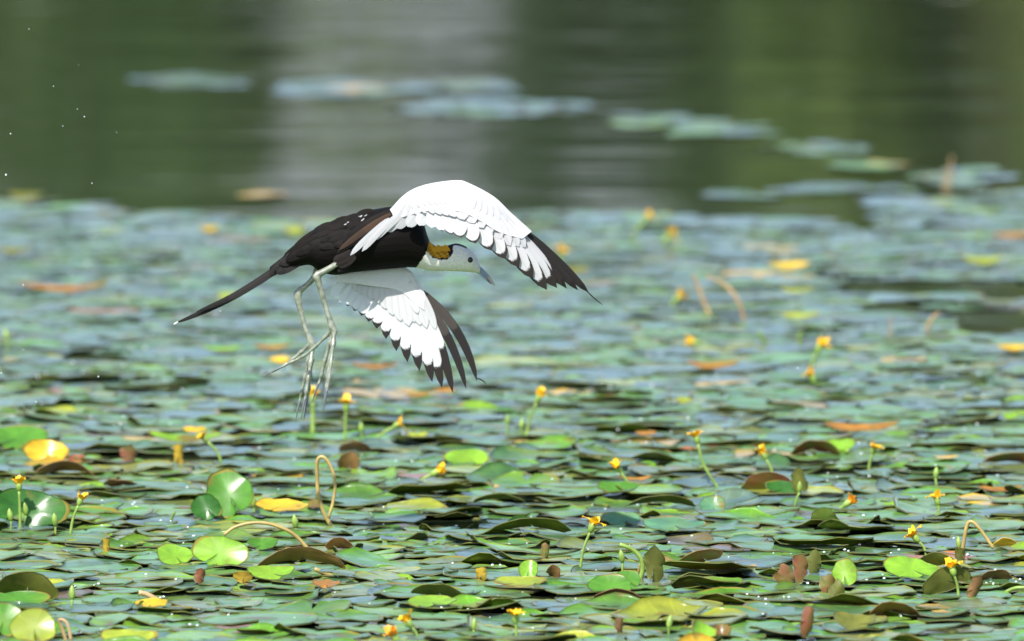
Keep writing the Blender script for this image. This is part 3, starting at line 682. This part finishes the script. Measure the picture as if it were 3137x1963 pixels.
def plumage_mat():
    m, n, l, p = mat('plumage'); at = n.new('ShaderNodeVertexColor'); at.layer_name = 'Col'
    t = noise(n, l, 260, 3, 'obj', (1, 1, 2.2)); r = ramp(n, l, t.outputs['Fac'], [(.3, (.85, .85, .85)), (.7, (1.12, 1.12, 1.12))])
    c = mixc(n, l, 1.0, at.outputs['Color'], r.outputs[0], 'MULTIPLY'); l.new(c, p.inputs['Base Color'])
    p.inputs['Roughness'].default_value = .7; p.inputs['Specular IOR Level'].default_value = .08
    l.new(bump(n, l, t.outputs['Fac'], .3, .0005).outputs[0], p.inputs['Normal']); return m
M['plumage'] = plumage_mat()
M['leg_skin'] = plain('leg_skin', (.17, .185, .14), .24, .4, 160, spec=.7, bumpd=.0004)
M['claw'] = plain('claw_horn', (.10, .11, .12), .35, .2, 100)
M['bill'] = plain('bill_horn', (.20, .25, .33), .35, .12, 100)
M['bill_tip'] = plain('bill_tip_horn', (.36, .31, .29), .35, .12, 100)
m, n_, l_, p_ = mat('eye'); p_.inputs['Base Color'].default_value = (.006, .005, .005, 1); p_.inputs['Roughness'].default_value = .06; M['eye'] = m

def feather_mat(name, light, dark, transl):
    m, n, l, p = mat(name); uv = n.new('ShaderNodeUVMap'); sp = n.new('ShaderNodeSeparateXYZ'); l.new(uv.outputs[0], sp.inputs[0])
    nz = noise(n, l, 500, 2, 'obj')
    ad = n.new('ShaderNodeMath'); ad.operation = 'MULTIPLY_ADD'; l.new(nz.outputs['Fac'], ad.inputs[0]); ad.inputs[1].default_value = .05; l.new(sp.outputs[1], ad.inputs[2])
    rp = ramp(n, l, ad.outputs[0], [(.515, light), (.54, dark)])
    # barbs: fine slanting lines
    wv = n.new('ShaderNodeMath'); wv.operation = 'MULTIPLY_ADD'; l.new(sp.outputs[0], wv.inputs[0]); wv.inputs[1].default_value = .5; l.new(sp.outputs[1], wv.inputs[2])
    sn = n.new('ShaderNodeMath'); sn.operation = 'MULTIPLY'; l.new(wv.outputs[0], sn.inputs[0]); sn.inputs[1].default_value = 150
    s2 = n.new('ShaderNodeMath'); s2.operation = 'SINE'; l.new(sn.outputs[0], s2.inputs[0])
    l.new(bump(n, l, s2.outputs[0], .25, .0003).outputs[0], p.inputs['Normal'])
    sh = n.new('ShaderNodeMath'); sh.operation = 'SUBTRACT'; l.new(sp.outputs[0], sh.inputs[0]); sh.inputs[1].default_value = .5
    sa = n.new('ShaderNodeMath'); sa.operation = 'ABSOLUTE'; l.new(sh.outputs[0], sa.inputs[0])
    sr = ramp(n, l, sa.outputs[0], [(0.0, (.86, .85, .84)), (.03, (.86, .85, .84)), (.045, (1, 1, 1)), (.40, (1, 1, 1)), (.5, (.88, .89, .92))])
    cf = mixc(n, l, 1.0, rp.outputs[0], sr.outputs[0], 'MULTIPLY'); l.new(cf, p.inputs['Base Color']); p.inputs['Roughness'].default_value = .6; p.inputs['Specular IOR Level'].default_value = .12
    tr = n.new('ShaderNodeBsdfTranslucent'); l.new(rp.outputs[0], tr.inputs[0])
    mx = n.new('ShaderNodeMixShader'); mx.inputs[0].default_value = transl; l.new(p.outputs[0], mx.inputs[1]); l.new(tr.outputs[0], mx.inputs[2]); l.new(mx.outputs[0], n['Material Output'].inputs[0])
    return m
M['fw'] = feather_mat('white_feather', (.50, .50, .51), (.026, .022, .020), .40)
M['fb'] = feather_mat('black_feather', (.014, .012, .0115), (.008, .007, .007), .02)
M['fw2'] = feather_mat('white_underwing_feather_lifted', (.66, .66, .67), (.030, .025, .023), .48)  # white lifted to offset the body's shadow on the far wing
M['fdk'] = feather_mat('grey_black_feather', (.040, .034, .031), (.014, .012, .0115), .04)
M['fbr'] = feather_mat('brown_feather', (.008, .006, .0052), (.005, .004, .0036), .03)
M['ftan'] = feather_mat('tan_feather', (.055, .032, .02), (.04, .024, .016), .15)
M['fgrey'] = feather_mat('grey_fleck', (.42, .42, .44), (.2, .2, .2), .1)
M['fblack'] = feather_mat('black_belly_feather', (.012, .009, .008), (.010, .008, .007), .02)
M['fgold'] = feather_mat('gold_feather', (.55, .28, .02), (.2, .1, .02), .2)
M['skin_w2'] = plain('white_underwing_down_lifted', (.68, .68, .675), .75, .04, 200, spec=.2, transl=.3, bumpd=.0006)  # same lifted white, countering the shade on the far wing
M['skin_w'] = plain('white_down', (.47, .47, .47), .75, .04, 200, spec=.2, transl=.12, bumpd=.0006)
M['ftail'] = feather_mat('tail_feather', (.018, .016, .016), (.011, .010, .010), .03)
M['ftip'] = plain('tail_white_tip', (.75, .75, .72), .6, .05, 200)

def feather(parent, name, b, t, wpx, bend=0, m='fw', dark=2.0, point=.35, skew=0.0, roll=0.0, basew=.45, nseg=12, side=0.0):
    """b,t = (x, y, depth) in bird pixels; bend = sideways bow of the shaft in pixels; dark = where along the shaft the dark tip starts"""
    b = np.array(b, float); t = np.array(t, float); d = t - b; L = np.linalg.norm(d[:2]); pr = np.array((d[1], -d[0], 0)) / max(L, 1e-6)
    ctr = (b + t) / 2 + pr * bend * 2
    us = (-1, -.75, -.45, 0, .45, .75, 1); V = []; UV = []
    for i in range(nseg + 1):
        v = i / nseg
        c = (1 - v) ** 2 * b + 2 * v * (1 - v) * ctr + v * v * t
        tg = 2 * (1 - v) * (ctr - b) + 2 * v * (t - ctr); tl = np.linalg.norm(tg[:2]); q = np.array((tg[1], -tg[0], 0)) / max(tl, 1e-6)
        e = min(1.0, (1 - v) / point) if point > 0 else 1
        ww = wpx / 2 * (basew + (1 - basew) * min(1, v / .3) ** .7) * (max(0.0, 1 - (1 - e) ** 2.2) ** .55) 
        ww = max(ww, .25)
        for u in us:
            p = c + q * (u * ww + skew * ww) + np.array((0, 0, roll * u * ww + (abs(u) - .5) * ww * .10))
            V.append(B(*p)); UV.append(((u + 1) / 2, v + side * u ** 4 - dark + .54 - .025))
    F = []
    for i in range(nseg):
        for k in range(6): F.append((i * 7 + k, i * 7 + k + 1, i * 7 + k + 8, i * 7 + k + 7))
    me = mesh(name, V, F, [M[m]]); uvl = me.uv_layers.new(name='UVMap')
    for lp in me.loops: uvl.data[lp.index].uv = UV[lp.vertex_index]
    return link(name, me, parent)

# --- body: torso, neck, head, legs and toes grown into one surface
rings = [(826, 818, 838, 6), (848, 800, 836, 20), (872, 782, 828, 32), (910, 755, 818, 48), (950, 714, 812, 66), (985, 692, 834, 78), (1029, 671, 842, 88), (1082, 656, 834, 95), (1140, 642, 828, 98), (1200, 632, 823, 97),
         (1245, 630, 819, 90), (1275, 645, 820, 80), (1296, 676, 824, 66), (1308, 716, 828, 52), (1320, 743, 829, 43), (1345, 755, 829, 38), (1372, 751, 830, 36), (1396, 745, 831, 38), (1420, 751, 832, 38), (1440, 764, 833.5, 35), (1454, 778, 835, 29), (1464, 796, 836, 21), (1471, 814, 837, 12)]
A = catmull(rings, 4); V = []; F = []; ns = 28
for (x, tp, bt, hw) in A:
    cy, ry = (tp + bt) / 2, (bt - tp) / 2
    for k in range(ns):
        a = 2 * math.pi * k / ns; V.append(B(x, cy - ry * math.sin(a), hw * math.cos(a)))
for i in range(len(A) - 1):
    for k in range(ns): F.append((i * ns + k, i * ns + (k + 1) % ns, (i + 1) * ns + (k + 1) % ns, (i + 1) * ns + k))
F.append(tuple(range(ns - 1, -1, -1))); F.append(tuple((len(A) - 1) * ns + k for k in range(ns)))
def addtube(pts, sides=12, n=4):
    global V, F
    v, f = tube([B(x, y_, d) for (x, y_, d, r) in pts], [r * S0 for (*_, r) in pts], sides, n); o = len(V); V += v; F += [tuple(i + o for i in q) for q in f]
# near leg
addtube([(1090, 775, -45, 22), (1050, 797, -82, 11), (1012, 821, -85, 9.5), (972, 843, -82, 12)])
addtube([(966, 838, -82, 10), (972, 848, -82, 13), (978, 868, -78, 10), (996, 930, -66, 8.5), (1011, 978, -64, 9.5), (1020, 1004, -63, 13), (1023, 1016, -63, 11)])
TOES = [[(1024, 1010, -63, 10), (1022, 1050, -66, 8.5), (1014, 1100, -70, 8), (1006, 1150, -74, 7.5), (1001, 1188, -77, 6)],
        [(1020, 1010, -60, 8), (1010, 1052, -50, 6.5), (996, 1105, -42, 6), (985, 1150, -36, 5.5), (976, 1176, -34, 4.5)],
        [(1026, 1012, -66, 8), (1021, 1058, -80, 6.5), (1015, 1110, -92, 6), (1009, 1160, -100, 5.5), (1003, 1196, -104, 4.5)],
        [(1016, 1010, -62, 8), (996, 1032, -54, 6.5), (966, 1062, -42, 5.5), (930, 1090, -30, 5), (890, 1110, -22, 4.5), (866, 1122, -18, 4)]]
# far leg
addtube([(1010, 785, 30, 24), (975, 818, 36, 14), (962, 848, 40, 10.5), (940, 872, 42, 8.5), (913, 892, 44, 12)])
addtube([(908, 888, 44, 9), (911, 898, 44, 13.5), (913, 918, 44, 11.5), (924, 965, 45, 8.5), (941, 1020, 46, 9), (954, 1050, 47, 13), (957, 1062, 47, 11)])
TOES += [[(957, 1058, 46, 10), (954, 1100, 42, 8.5), (948, 1150, 38, 8), (944, 1190, 35, 7.5), (939, 1226, 33, 6)],
         [(952, 1060, 48, 8), (944, 1105, 56, 6.5), (934, 1155, 62, 6), (922, 1205, 66, 5.5), (917, 1230, 68, 4.5)],
         [(958, 1060, 46, 8), (951, 1110, 28, 6.5), (944, 1160, 18, 6), (938, 1200, 12, 5.5), (934, 1222, 10, 4.5)],
         [(948, 1056, 48, 8), (922, 1078, 56, 6.5), (896, 1100, 62, 5.5), (872, 1118, 66, 5), (850, 1130, 68, 4.2)]]
for T in TOES:   # knobbly joints along each toe
    q = catmull(T, 3); qq = []
    for i_, r_ in enumerate(q): qq.append((r_[0], r_[1], r_[2], r_[3] * (1.2 if i_ % 3 == 0 else .82)))
    addtube(qq, 10, 2)
tmp = link('tmp', mesh('tmp', V, F)); md = tmp.modifiers.new('r', 'REMESH'); md.mode = 'VOXEL'; md.voxel_size = .00085
ms = tmp.modifiers.new('s', 'SMOOTH'); ms.iterations = 4; ms.factor = .5
dg = bpy.context.evaluated_depsgraph_get(); dg.update()
bme = bpy.data.meshes.new_from_object(tmp.evaluated_get(dg)); bpy.data.objects.remove(tmp)
bme.name = 'body'; bme.materials.clear(); bme.materials.append(M['plumage']); bme.materials.append(M['leg_skin'])
nv = len(bme.vertices); co = np.zeros(nv * 3); bme.vertices.foreach_get('co', co); co = co.reshape(-1, 3)
bx = co[:, 0] / S0 + BX; by = -co[:, 2] / S0 + BY; bd_ = co[:, 1] / S0
col = np.tile(np.array((.0035, .0028, .0026)), (nv, 1))
nzv = np.sin(bx * .31 + by * .17) * np.sin(by * .43 - bd_ * .11) + np.sin(bx * .83 - by * .5) * .5
back = (by < 690 + (1212 - bx) * .42) & (bx < 1240) & (bx > 830); col[back] = (.005, .004, .0036)
# white throat and face, golden nape edged with black, black patch on the crown
xb = np.interp(by, [690, 738, 775, 800, 815, 830], [1309, 1314, 1306, 1290, 1278, 1262]) + nzv * 1.5
whit = bx > xb; col[whit] = (.62, .61, .575)
nape = whit & (bx < 1388 + nzv * 1.2) & (by < np.interp(bx, [1300, 1312, 1326, 1345, 1372, 1388], [768, 774, 790, 795, 795, 775]) + nzv * 1.5)
col[nape] = (.015, .013, .012)
gold = nape & (bx < 1374 + nzv * 2) & (by < np.interp(bx, [1300, 1312, 1326, 1345, 1372], [772, 772, 786, 790, 788]) + nzv * 1.5)
g_ = .62 + .38 * np.clip(nzv, -1, 1); col[gold] = np.array((.50, .25, .02)) * g_[gold][:, None]
crown = whit & (bx > 1372) & (bx < 1430) & (by < np.interp(bx, [1372, 1388, 1400, 1418, 1431], [775, 752, 751, 756, 762])); col[crown] = (.015, .018, .026)
def near_line(P, k=1.35):
    q = catmull(P, 6); ok = np.zeros(nv, bool); pts = np.stack([bx, by, bd_], 1)
    for r_ in q: ok |= ((pts - r_[:3]) ** 2).sum(1) < (r_[3] * k) ** 2
    return ok
legv = ((by > 850) & (bx < 1062)) | near_line([(1046, 799, -83, 11), (1012, 821, -85, 9.5), (972, 843, -82, 12)]) | near_line([(966, 832, 39, 12), (940, 872, 42, 9), (913, 892, 44, 12)])
col[legv] = (.27, .29, .22)
a = bme.color_attributes.new('Col', 'FLOAT_COLOR', 'POINT'); cc = np.ones((nv, 4), np.float32); cc[:, :3] = col; a.data.foreach_set('color', cc.ravel())
lv = legv
bme.polygons.foreach_set('material_index', [1 if all(lv[i] for i in p.vertices) else 0 for p in bme.polygons])
bme.polygons.foreach_set('use_smooth', [True] * len(bme.polygons))
body = link('body', bme, bird)
# claws
for T in TOES:
    (x0, y0, d0, _), (x1, y1, d1, r1) = T[-2], T[-1]; ln = math.hypot(x1 - x0, y1 - y0); ux, uy = (x1 - x0) / ln, (y1 - y0) / ln
    CL = 62 if abs(ux) < .6 else 52
    v, f = tube([B(x1 - ux * 6, y1 - uy * 6, d1), B(x1 + ux * CL * .5 - uy * 1, y1 + uy * CL * .5, d1), B(x1 + ux * CL, y1 + uy * CL, d1)], [r1 * S0 * .95, r1 * .62 * S0, .5 * S0], 8, 4)
    link('claw', mesh('claw', v, f, [M['claw']]), bird)
# eyes
bm = bmesh.new(); bmesh.ops.create_uvsphere(bm, u_segments=20, v_segments=14, radius=9.5 * S0); em = bpy.data.meshes.new('eye'); bm.to_mesh(em); bm.free(); em.materials.append(M['eye']); em.polygons.foreach_set('use_smooth', [True] * len(em.polygons))
for s in (-1, 1): e = link('eye', em, bird); e.location = B(1440, 796, s * 30)
# bill
bill = empty('bill'); bill.parent = bird; bill.location = B(1467, 826)
def bl(P, rr, wr, name, m):
    v, f = tube([B(x, y_, 0) - B(1467, 826) for x, y_ in P], [r * S0 for r in rr], 12, 5); v = [Vector((q.x, q.y * wr, q.z)) for q in v]; return link(name, mesh(name, v, f, [M[m]]), bill)
bl([(1458, 819), (1470, 824), (1484, 836), (1497, 849)], [7, 7.2, 6.4, 5.4], .9, 'upper_mandible', 'bill'); bl([(1494, 846), (1504, 857), (1511, 867), (1514, 875)], [5.6, 4.8, 3.4, .8], .9, 'upper_mandible_tip', 'bill_tip')
bl([(1458, 830), (1466, 833), (1479, 844), (1492, 857)], [5.5, 5.2, 4.4, 3.5], .8, 'lower_mandible', 'bill'); bl([(1490, 855), (1499, 863), (1507, 871)], [3.6, 2.8, .8], .8, 'lower_mandible_tip', 'claw')

# --- wings
def panel(parent_name, Ap, Bp, dfun, bulge, m):
    Aa = catmull(Ap, 4); Bb = catmull(Bp, 4); n = len(Aa); cs = (0, .06, .18, .4, .7, 1.0); V = []; F = []
    for sgn in (1, -1):
        for i in range(n):
            for c in cs:
                x, y_ = Aa[i] * (1 - c) + Bb[i] * c
                th = bulge * math.sqrt(max(0, c)) * (1 - c) * 2.2
                V.append(B(x, y_, dfun(x, y_) - sgn * th - 1.2 * sgn * (0 < c)))
    m_ = len(cs); o = n * m_
    for i in range(n - 1):
        for k in range(m_ - 1):
            q = (i * m_ + k, i * m_ + k + 1, (i + 1) * m_ + k + 1, (i + 1) * m_ + k); F.append(q); F.append(tuple(o + j for j in reversed(q)))
    return link(parent_name, mesh(parent_name, V, F, [M[m]]), bird)
LE = [(1195, 642), (1243, 594), (1301, 567), (1396, 553), (1439, 563), (1513, 603), (1565, 652), (1629, 709)]
ME = [(1212, 672), (1268, 656), (1325, 645), (1385, 645), (1428, 655), (1484, 684), (1530, 712), (1600, 732)]
def dn(x, y_):
    le = np.interp(x, [p[0] for p in LE] + [1810], [p[1] for p in LE] + [900])
    L0 = np.interp(x, [1060, 1200, 1300, 1420, 1600, 1800], [-92, -72, -105, -125, -130, -110]); kk = np.interp(x, [1100, 1250, 1450, 1600, 1800], [.25, .45, .6, .4, .2])
    return float(L0 - kk * max(0, y_ - le))
nw = panel('wing', LE, ME, dn, 7, 'skin_w'); nw['label'] = 'near white wing arched over the back with black tip'
NF = [((1225, 650), (1074, 783), 19, 2, -6), ((1238, 646), (1110, 771), 19, 2, -6), ((1252, 642), (1146, 737), 22, 2, -4), ((1266, 638), (1179, 713), 34, 2, -3), ((1282, 633), (1214, 700), 36, 2, -2), ((1298, 628), (1249, 695), 38, 2, 0),
      ((1314, 622), (1285, 692), 40, 2, 0), ((1330, 618), (1322, 699), 42, 2, 2), ((1346, 615), (1356, 710), 44, .97, 3), ((1362, 613), (1384, 719), 46, .97, 4), ((1378, 612), (1414, 729), 48, .96, 5), ((1394, 612), (1458, 747), 50, .94, 6),
      ((1410, 614), (1506, 768), 52, .93, 7), ((1425, 618), (1549, 794), 52, .92, 8), ((1440, 623), (1590, 819), 52, .91, 9), ((1455, 630), (1633, 854), 52, .90, 10), ((1470, 638), (1675, 888), 50, .90, 10), ((1492, 648), (1706, 882), 46, .88, 8),
      ((1515, 657), (1722, 876), 42, .82, 6), ((1540, 668), (1736, 884), 38, .0, 4), ((1562, 680), (1770, 889), 34, .0, 3), ((1580, 690), (1803, 896), 32, .0, 3)]
for i, (b, t, w_, dk, bend) in enumerate(NF):
    o_ = i * 1.1 + 3
    nm = 'tertial_feather' if i < 4 else 'secondary_feather' if i < 12 else 'primary_feather'
    feather(nw, nm, (*b, dn(*b) + o_), (*t, dn(*t) + o_), w_, bend, 'fb' if dk == 0 else 'fw', dk if dk else .9, point=.30 if i < 12 else .34 if i < 18 else .55, side=.15 if 8 < i < 19 else 0)
    if 2 < i < 19:   # greater and median coverts lie over the flight feathers
        b = np.array(b, float); t = np.array(t, float); le = np.array((b[0] - (t[0] - b[0]) * .05, np.interp(b[0], [p[0] for p in LE], [p[1] for p in LE])))
        b1 = b * .6 + le * .4; t1 = b + (t - b) * .46; feather(nw, 'covert_feather', (*b1, dn(*b1) - 3 - i * .1), (*t1, dn(*t1) - 3 + i * .6), w_ * .95, bend * .3, 'fw', 2, point=.4)
        b2 = b * .25 + le * .75; t2 = b + (t - b) * .16; feather(nw, 'covert_feather', (*b2, dn(*b2) - 9), (*t2, dn(*t2) - 7 + i * .3), w_ * 1.0, 0, 'fw', 2, point=.6)
feather(nw, 'filament', (1790, 884, dn(1790, 884) + 22), (1846, 934, dn(1800, 894) + 22), 4, -2, 'fb', 2, point=.7)
for (b, t, w_, mm) in [((1205, 662, -98), (1032, 777, -100), 22, 'fbr'), ((1198, 655, -99), (1038, 768, -104), 20, 'ftan'), ((1195, 648, -92), (1050, 742, -96), 26, 'fbr')]:
    feather(nw, 'scapular_feather', b, t, w_, -4, mm, .5, point=.5)

LF = [(1040, 836), (1090, 830), (1150, 824), (1227, 816), (1262, 834), (1278, 866), (1300, 896)]
MF = [(1030, 862), (1085, 868), (1140, 876), (1200, 884), (1240, 900), (1266, 925), (1300, 950)]
def df_(x, y_): return 22 + .08 * max(0, x - 1050) - .12 * (y_ - 830)
fw = panel('wing', LF, MF, df_, 6, 'skin_w2'); fw['label'] = 'far white wing hanging below the body with dark primaries'
FFt = [((1075, 840), (1012, 905), 34, 2, 3), ((1092, 842), (1038, 925), 36, 2, 3), ((1108, 844), (1062, 937), 36, .97, 3), ((1122, 846), (1084, 952), 38, .96, 3), ((1136, 848), (1106, 967), 40, .94, 3), ((1150, 850), (1128, 985), 42, .93, 3), ((1164, 852), (1153, 1006), 42, .90, 3),
       ((1178, 854), (1182, 1038), 44, .88, 3), ((1192, 856), (1214, 1075), 44, .86, 4), ((1206, 858), (1248, 1109), 44, .85, 5), ((1220, 861), (1285, 1136), 44, .85, 7), ((1232, 864), (1324, 1170), 42, .84, 10), ((1243, 868), (1354, 1188), 40, .82, 14), ((1253, 873), (1387, 1203), 34, .62, 18),
       ((1272, 888), (1428, 1191), 27, 0, 22), ((1282, 886), (1461, 1167), 28, 0, 30)]
for i, (b, t, w_, dk, bend) in enumerate(FFt):
    o_ = 30 - i * 1.1
    nm = 'tertial_feather' if i < 3 else 'secondary_feather' if i < 9 else 'primary_feather'
    feather(fw, nm, (*b, df_(*b) + o_), (*t, df_(*t) + o_), w_, bend, 'fdk' if dk == 0 else 'fw2', dk if dk else .5, point=.42 if i < 7 else .6, side=.05)
    if 1 < i < 15:
        b = np.array(b, float); t = np.array(t, float); b1 = b + np.array((0, -12)); t1 = b + (t - b) * (.5 if i < 11 else .40)
        feather(fw, 'covert_feather', (*b1, df_(*b1) + o_ - 22), (*t1, df_(*t1) + o_ - 6), w_ * .9, bend * .3, 'fw2', 2, point=.4)
for (b, t) in [((1255, 870), (1292, 935)), ((1262, 868), (1302, 922)), ((1240, 880), (1280, 960)), ((1268, 862), (1292, 900)), ((1250, 850), (1284, 890))]:
    feather(fw, 'covert_feather', (*b, df_(*b) + 2), (*t, df_(*t) + 1), 24, 3, 'fw2', 2, point=.5)
feather(fw, 'filament', (1456, 1158, df_(1456, 1158) + 14), (1489, 1176, df_(1460, 1165) + 14), 4, 4, 'fb', 2, point=.7)

# --- tail and back feathers
tail = empty('tail'); tail.parent = bird; tail.location = (0, 0, 0)
feather(tail, 'tail_feather', (905, 778, 4), (536, 990, 10), 23, 18, 'ftail', .6, point=.75, basew=.9, nseg=20); feather(tail, 'tail_feather', (900, 784, -4), (600, 955, 0), 21, 16, 'ftail', .7, point=.7, basew=.9, nseg=18)
feather(tail, 'tail_tip', (545, 985, 9), (532, 993, 9), 3, 0, 'ftip', 2, point=.6)
for (b, t, w_, bend) in [((915, 772, -14), (826, 842, -14), 34, -2), ((925, 765, -22), (838, 828, -24), 36, 2), ((930, 790, -26), (846, 838, -28), 30, 2), ((920, 775, 6), (799, 856, 6), 26, 2), ((940, 750, -30), (860, 812, -34), 36, 3)]:
    feather(tail, 'tail_covert', b, t, w_, bend, 'ftail', .7, point=.5)
rr = random.Random(5)
for k in range(46):
    u = rr.random(); x = 930 + 240 * u; tp = np.interp(x, [r[0] for r in rings], [r[1] for r in rings]); bt = np.interp(x, [r[0] for r in rings], [r[2] for r in rings]); hw = np.interp(x, [r[0] for r in rings], [r[3] for r in rings])
    f = rr.uniform(.04, .5); yy = tp + (bt - tp) * f; dd = -hw * math.sqrt(max(0, 1 - (1 - 2 * f) ** 2))
    x2 = x - rr.uniform(45, 75); tp2 = np.interp(x2, [r[0] for r in rings], [r[1] for r in rings]); bt2 = np.interp(x2, [r[0] for r in rings], [r[2] for r in rings]); hw2 = np.interp(x2, [r[0] for r in rings], [r[3] for r in rings])
    f2 = f * .95 + .01; y2 = tp2 + (bt2 - tp2) * f2; d2 = -hw2 * math.sqrt(max(0, 1 - (1 - 2 * f2) ** 2))
    feather(body, 'back_feather', (x, yy, dd - 1), (x2, y2, d2 - rr.uniform(3, 8)), rr.uniform(20, 32), rr.uniform(-3, 3), 'fbr', rr.uniform(.3, .9), point=.5, nseg=8)
for k in range(6):
    x = rr.uniform(1058, 1132); y_ = np.interp(x, [1055, 1135], [672, 652]) + rr.uniform(0, 18); dd = -70 - rr.uniform(0, 6) + (690 - y_) * .6
    feather(body, 'white_fleck', (x, y_, dd - 14), (x - rr.uniform(5, 13), y_ + rr.uniform(1, 9), dd - 16), rr.uniform(1.5, 3), 1, 'fgrey', 2, point=.6, nseg=5)
for (b, t) in [((1085, 775, -92), (1030, 812, -97)), ((1090, 785, -90), (1040, 820, -94)), ((1075, 768, -95), (1022, 800, -98)), ((1080, 795, -86), (1035, 832, -84))]:
    feather(body, 'thigh_feather', b, t, 24, 0, 'fblack', .5, point=.5, nseg=8)
for k in range(9):   # loose golden plumes of the nape
    x = 1312 + k * 7; feather(body, 'nape_plume', (x + 10, 772 - k * .4, -36), (x - 8, 758 - (9 if k < 2 else 0) - rr.uniform(0, 10), -30), 9, rr.uniform(-2, 2), 'fgold', 2, point=.6, nseg=5)
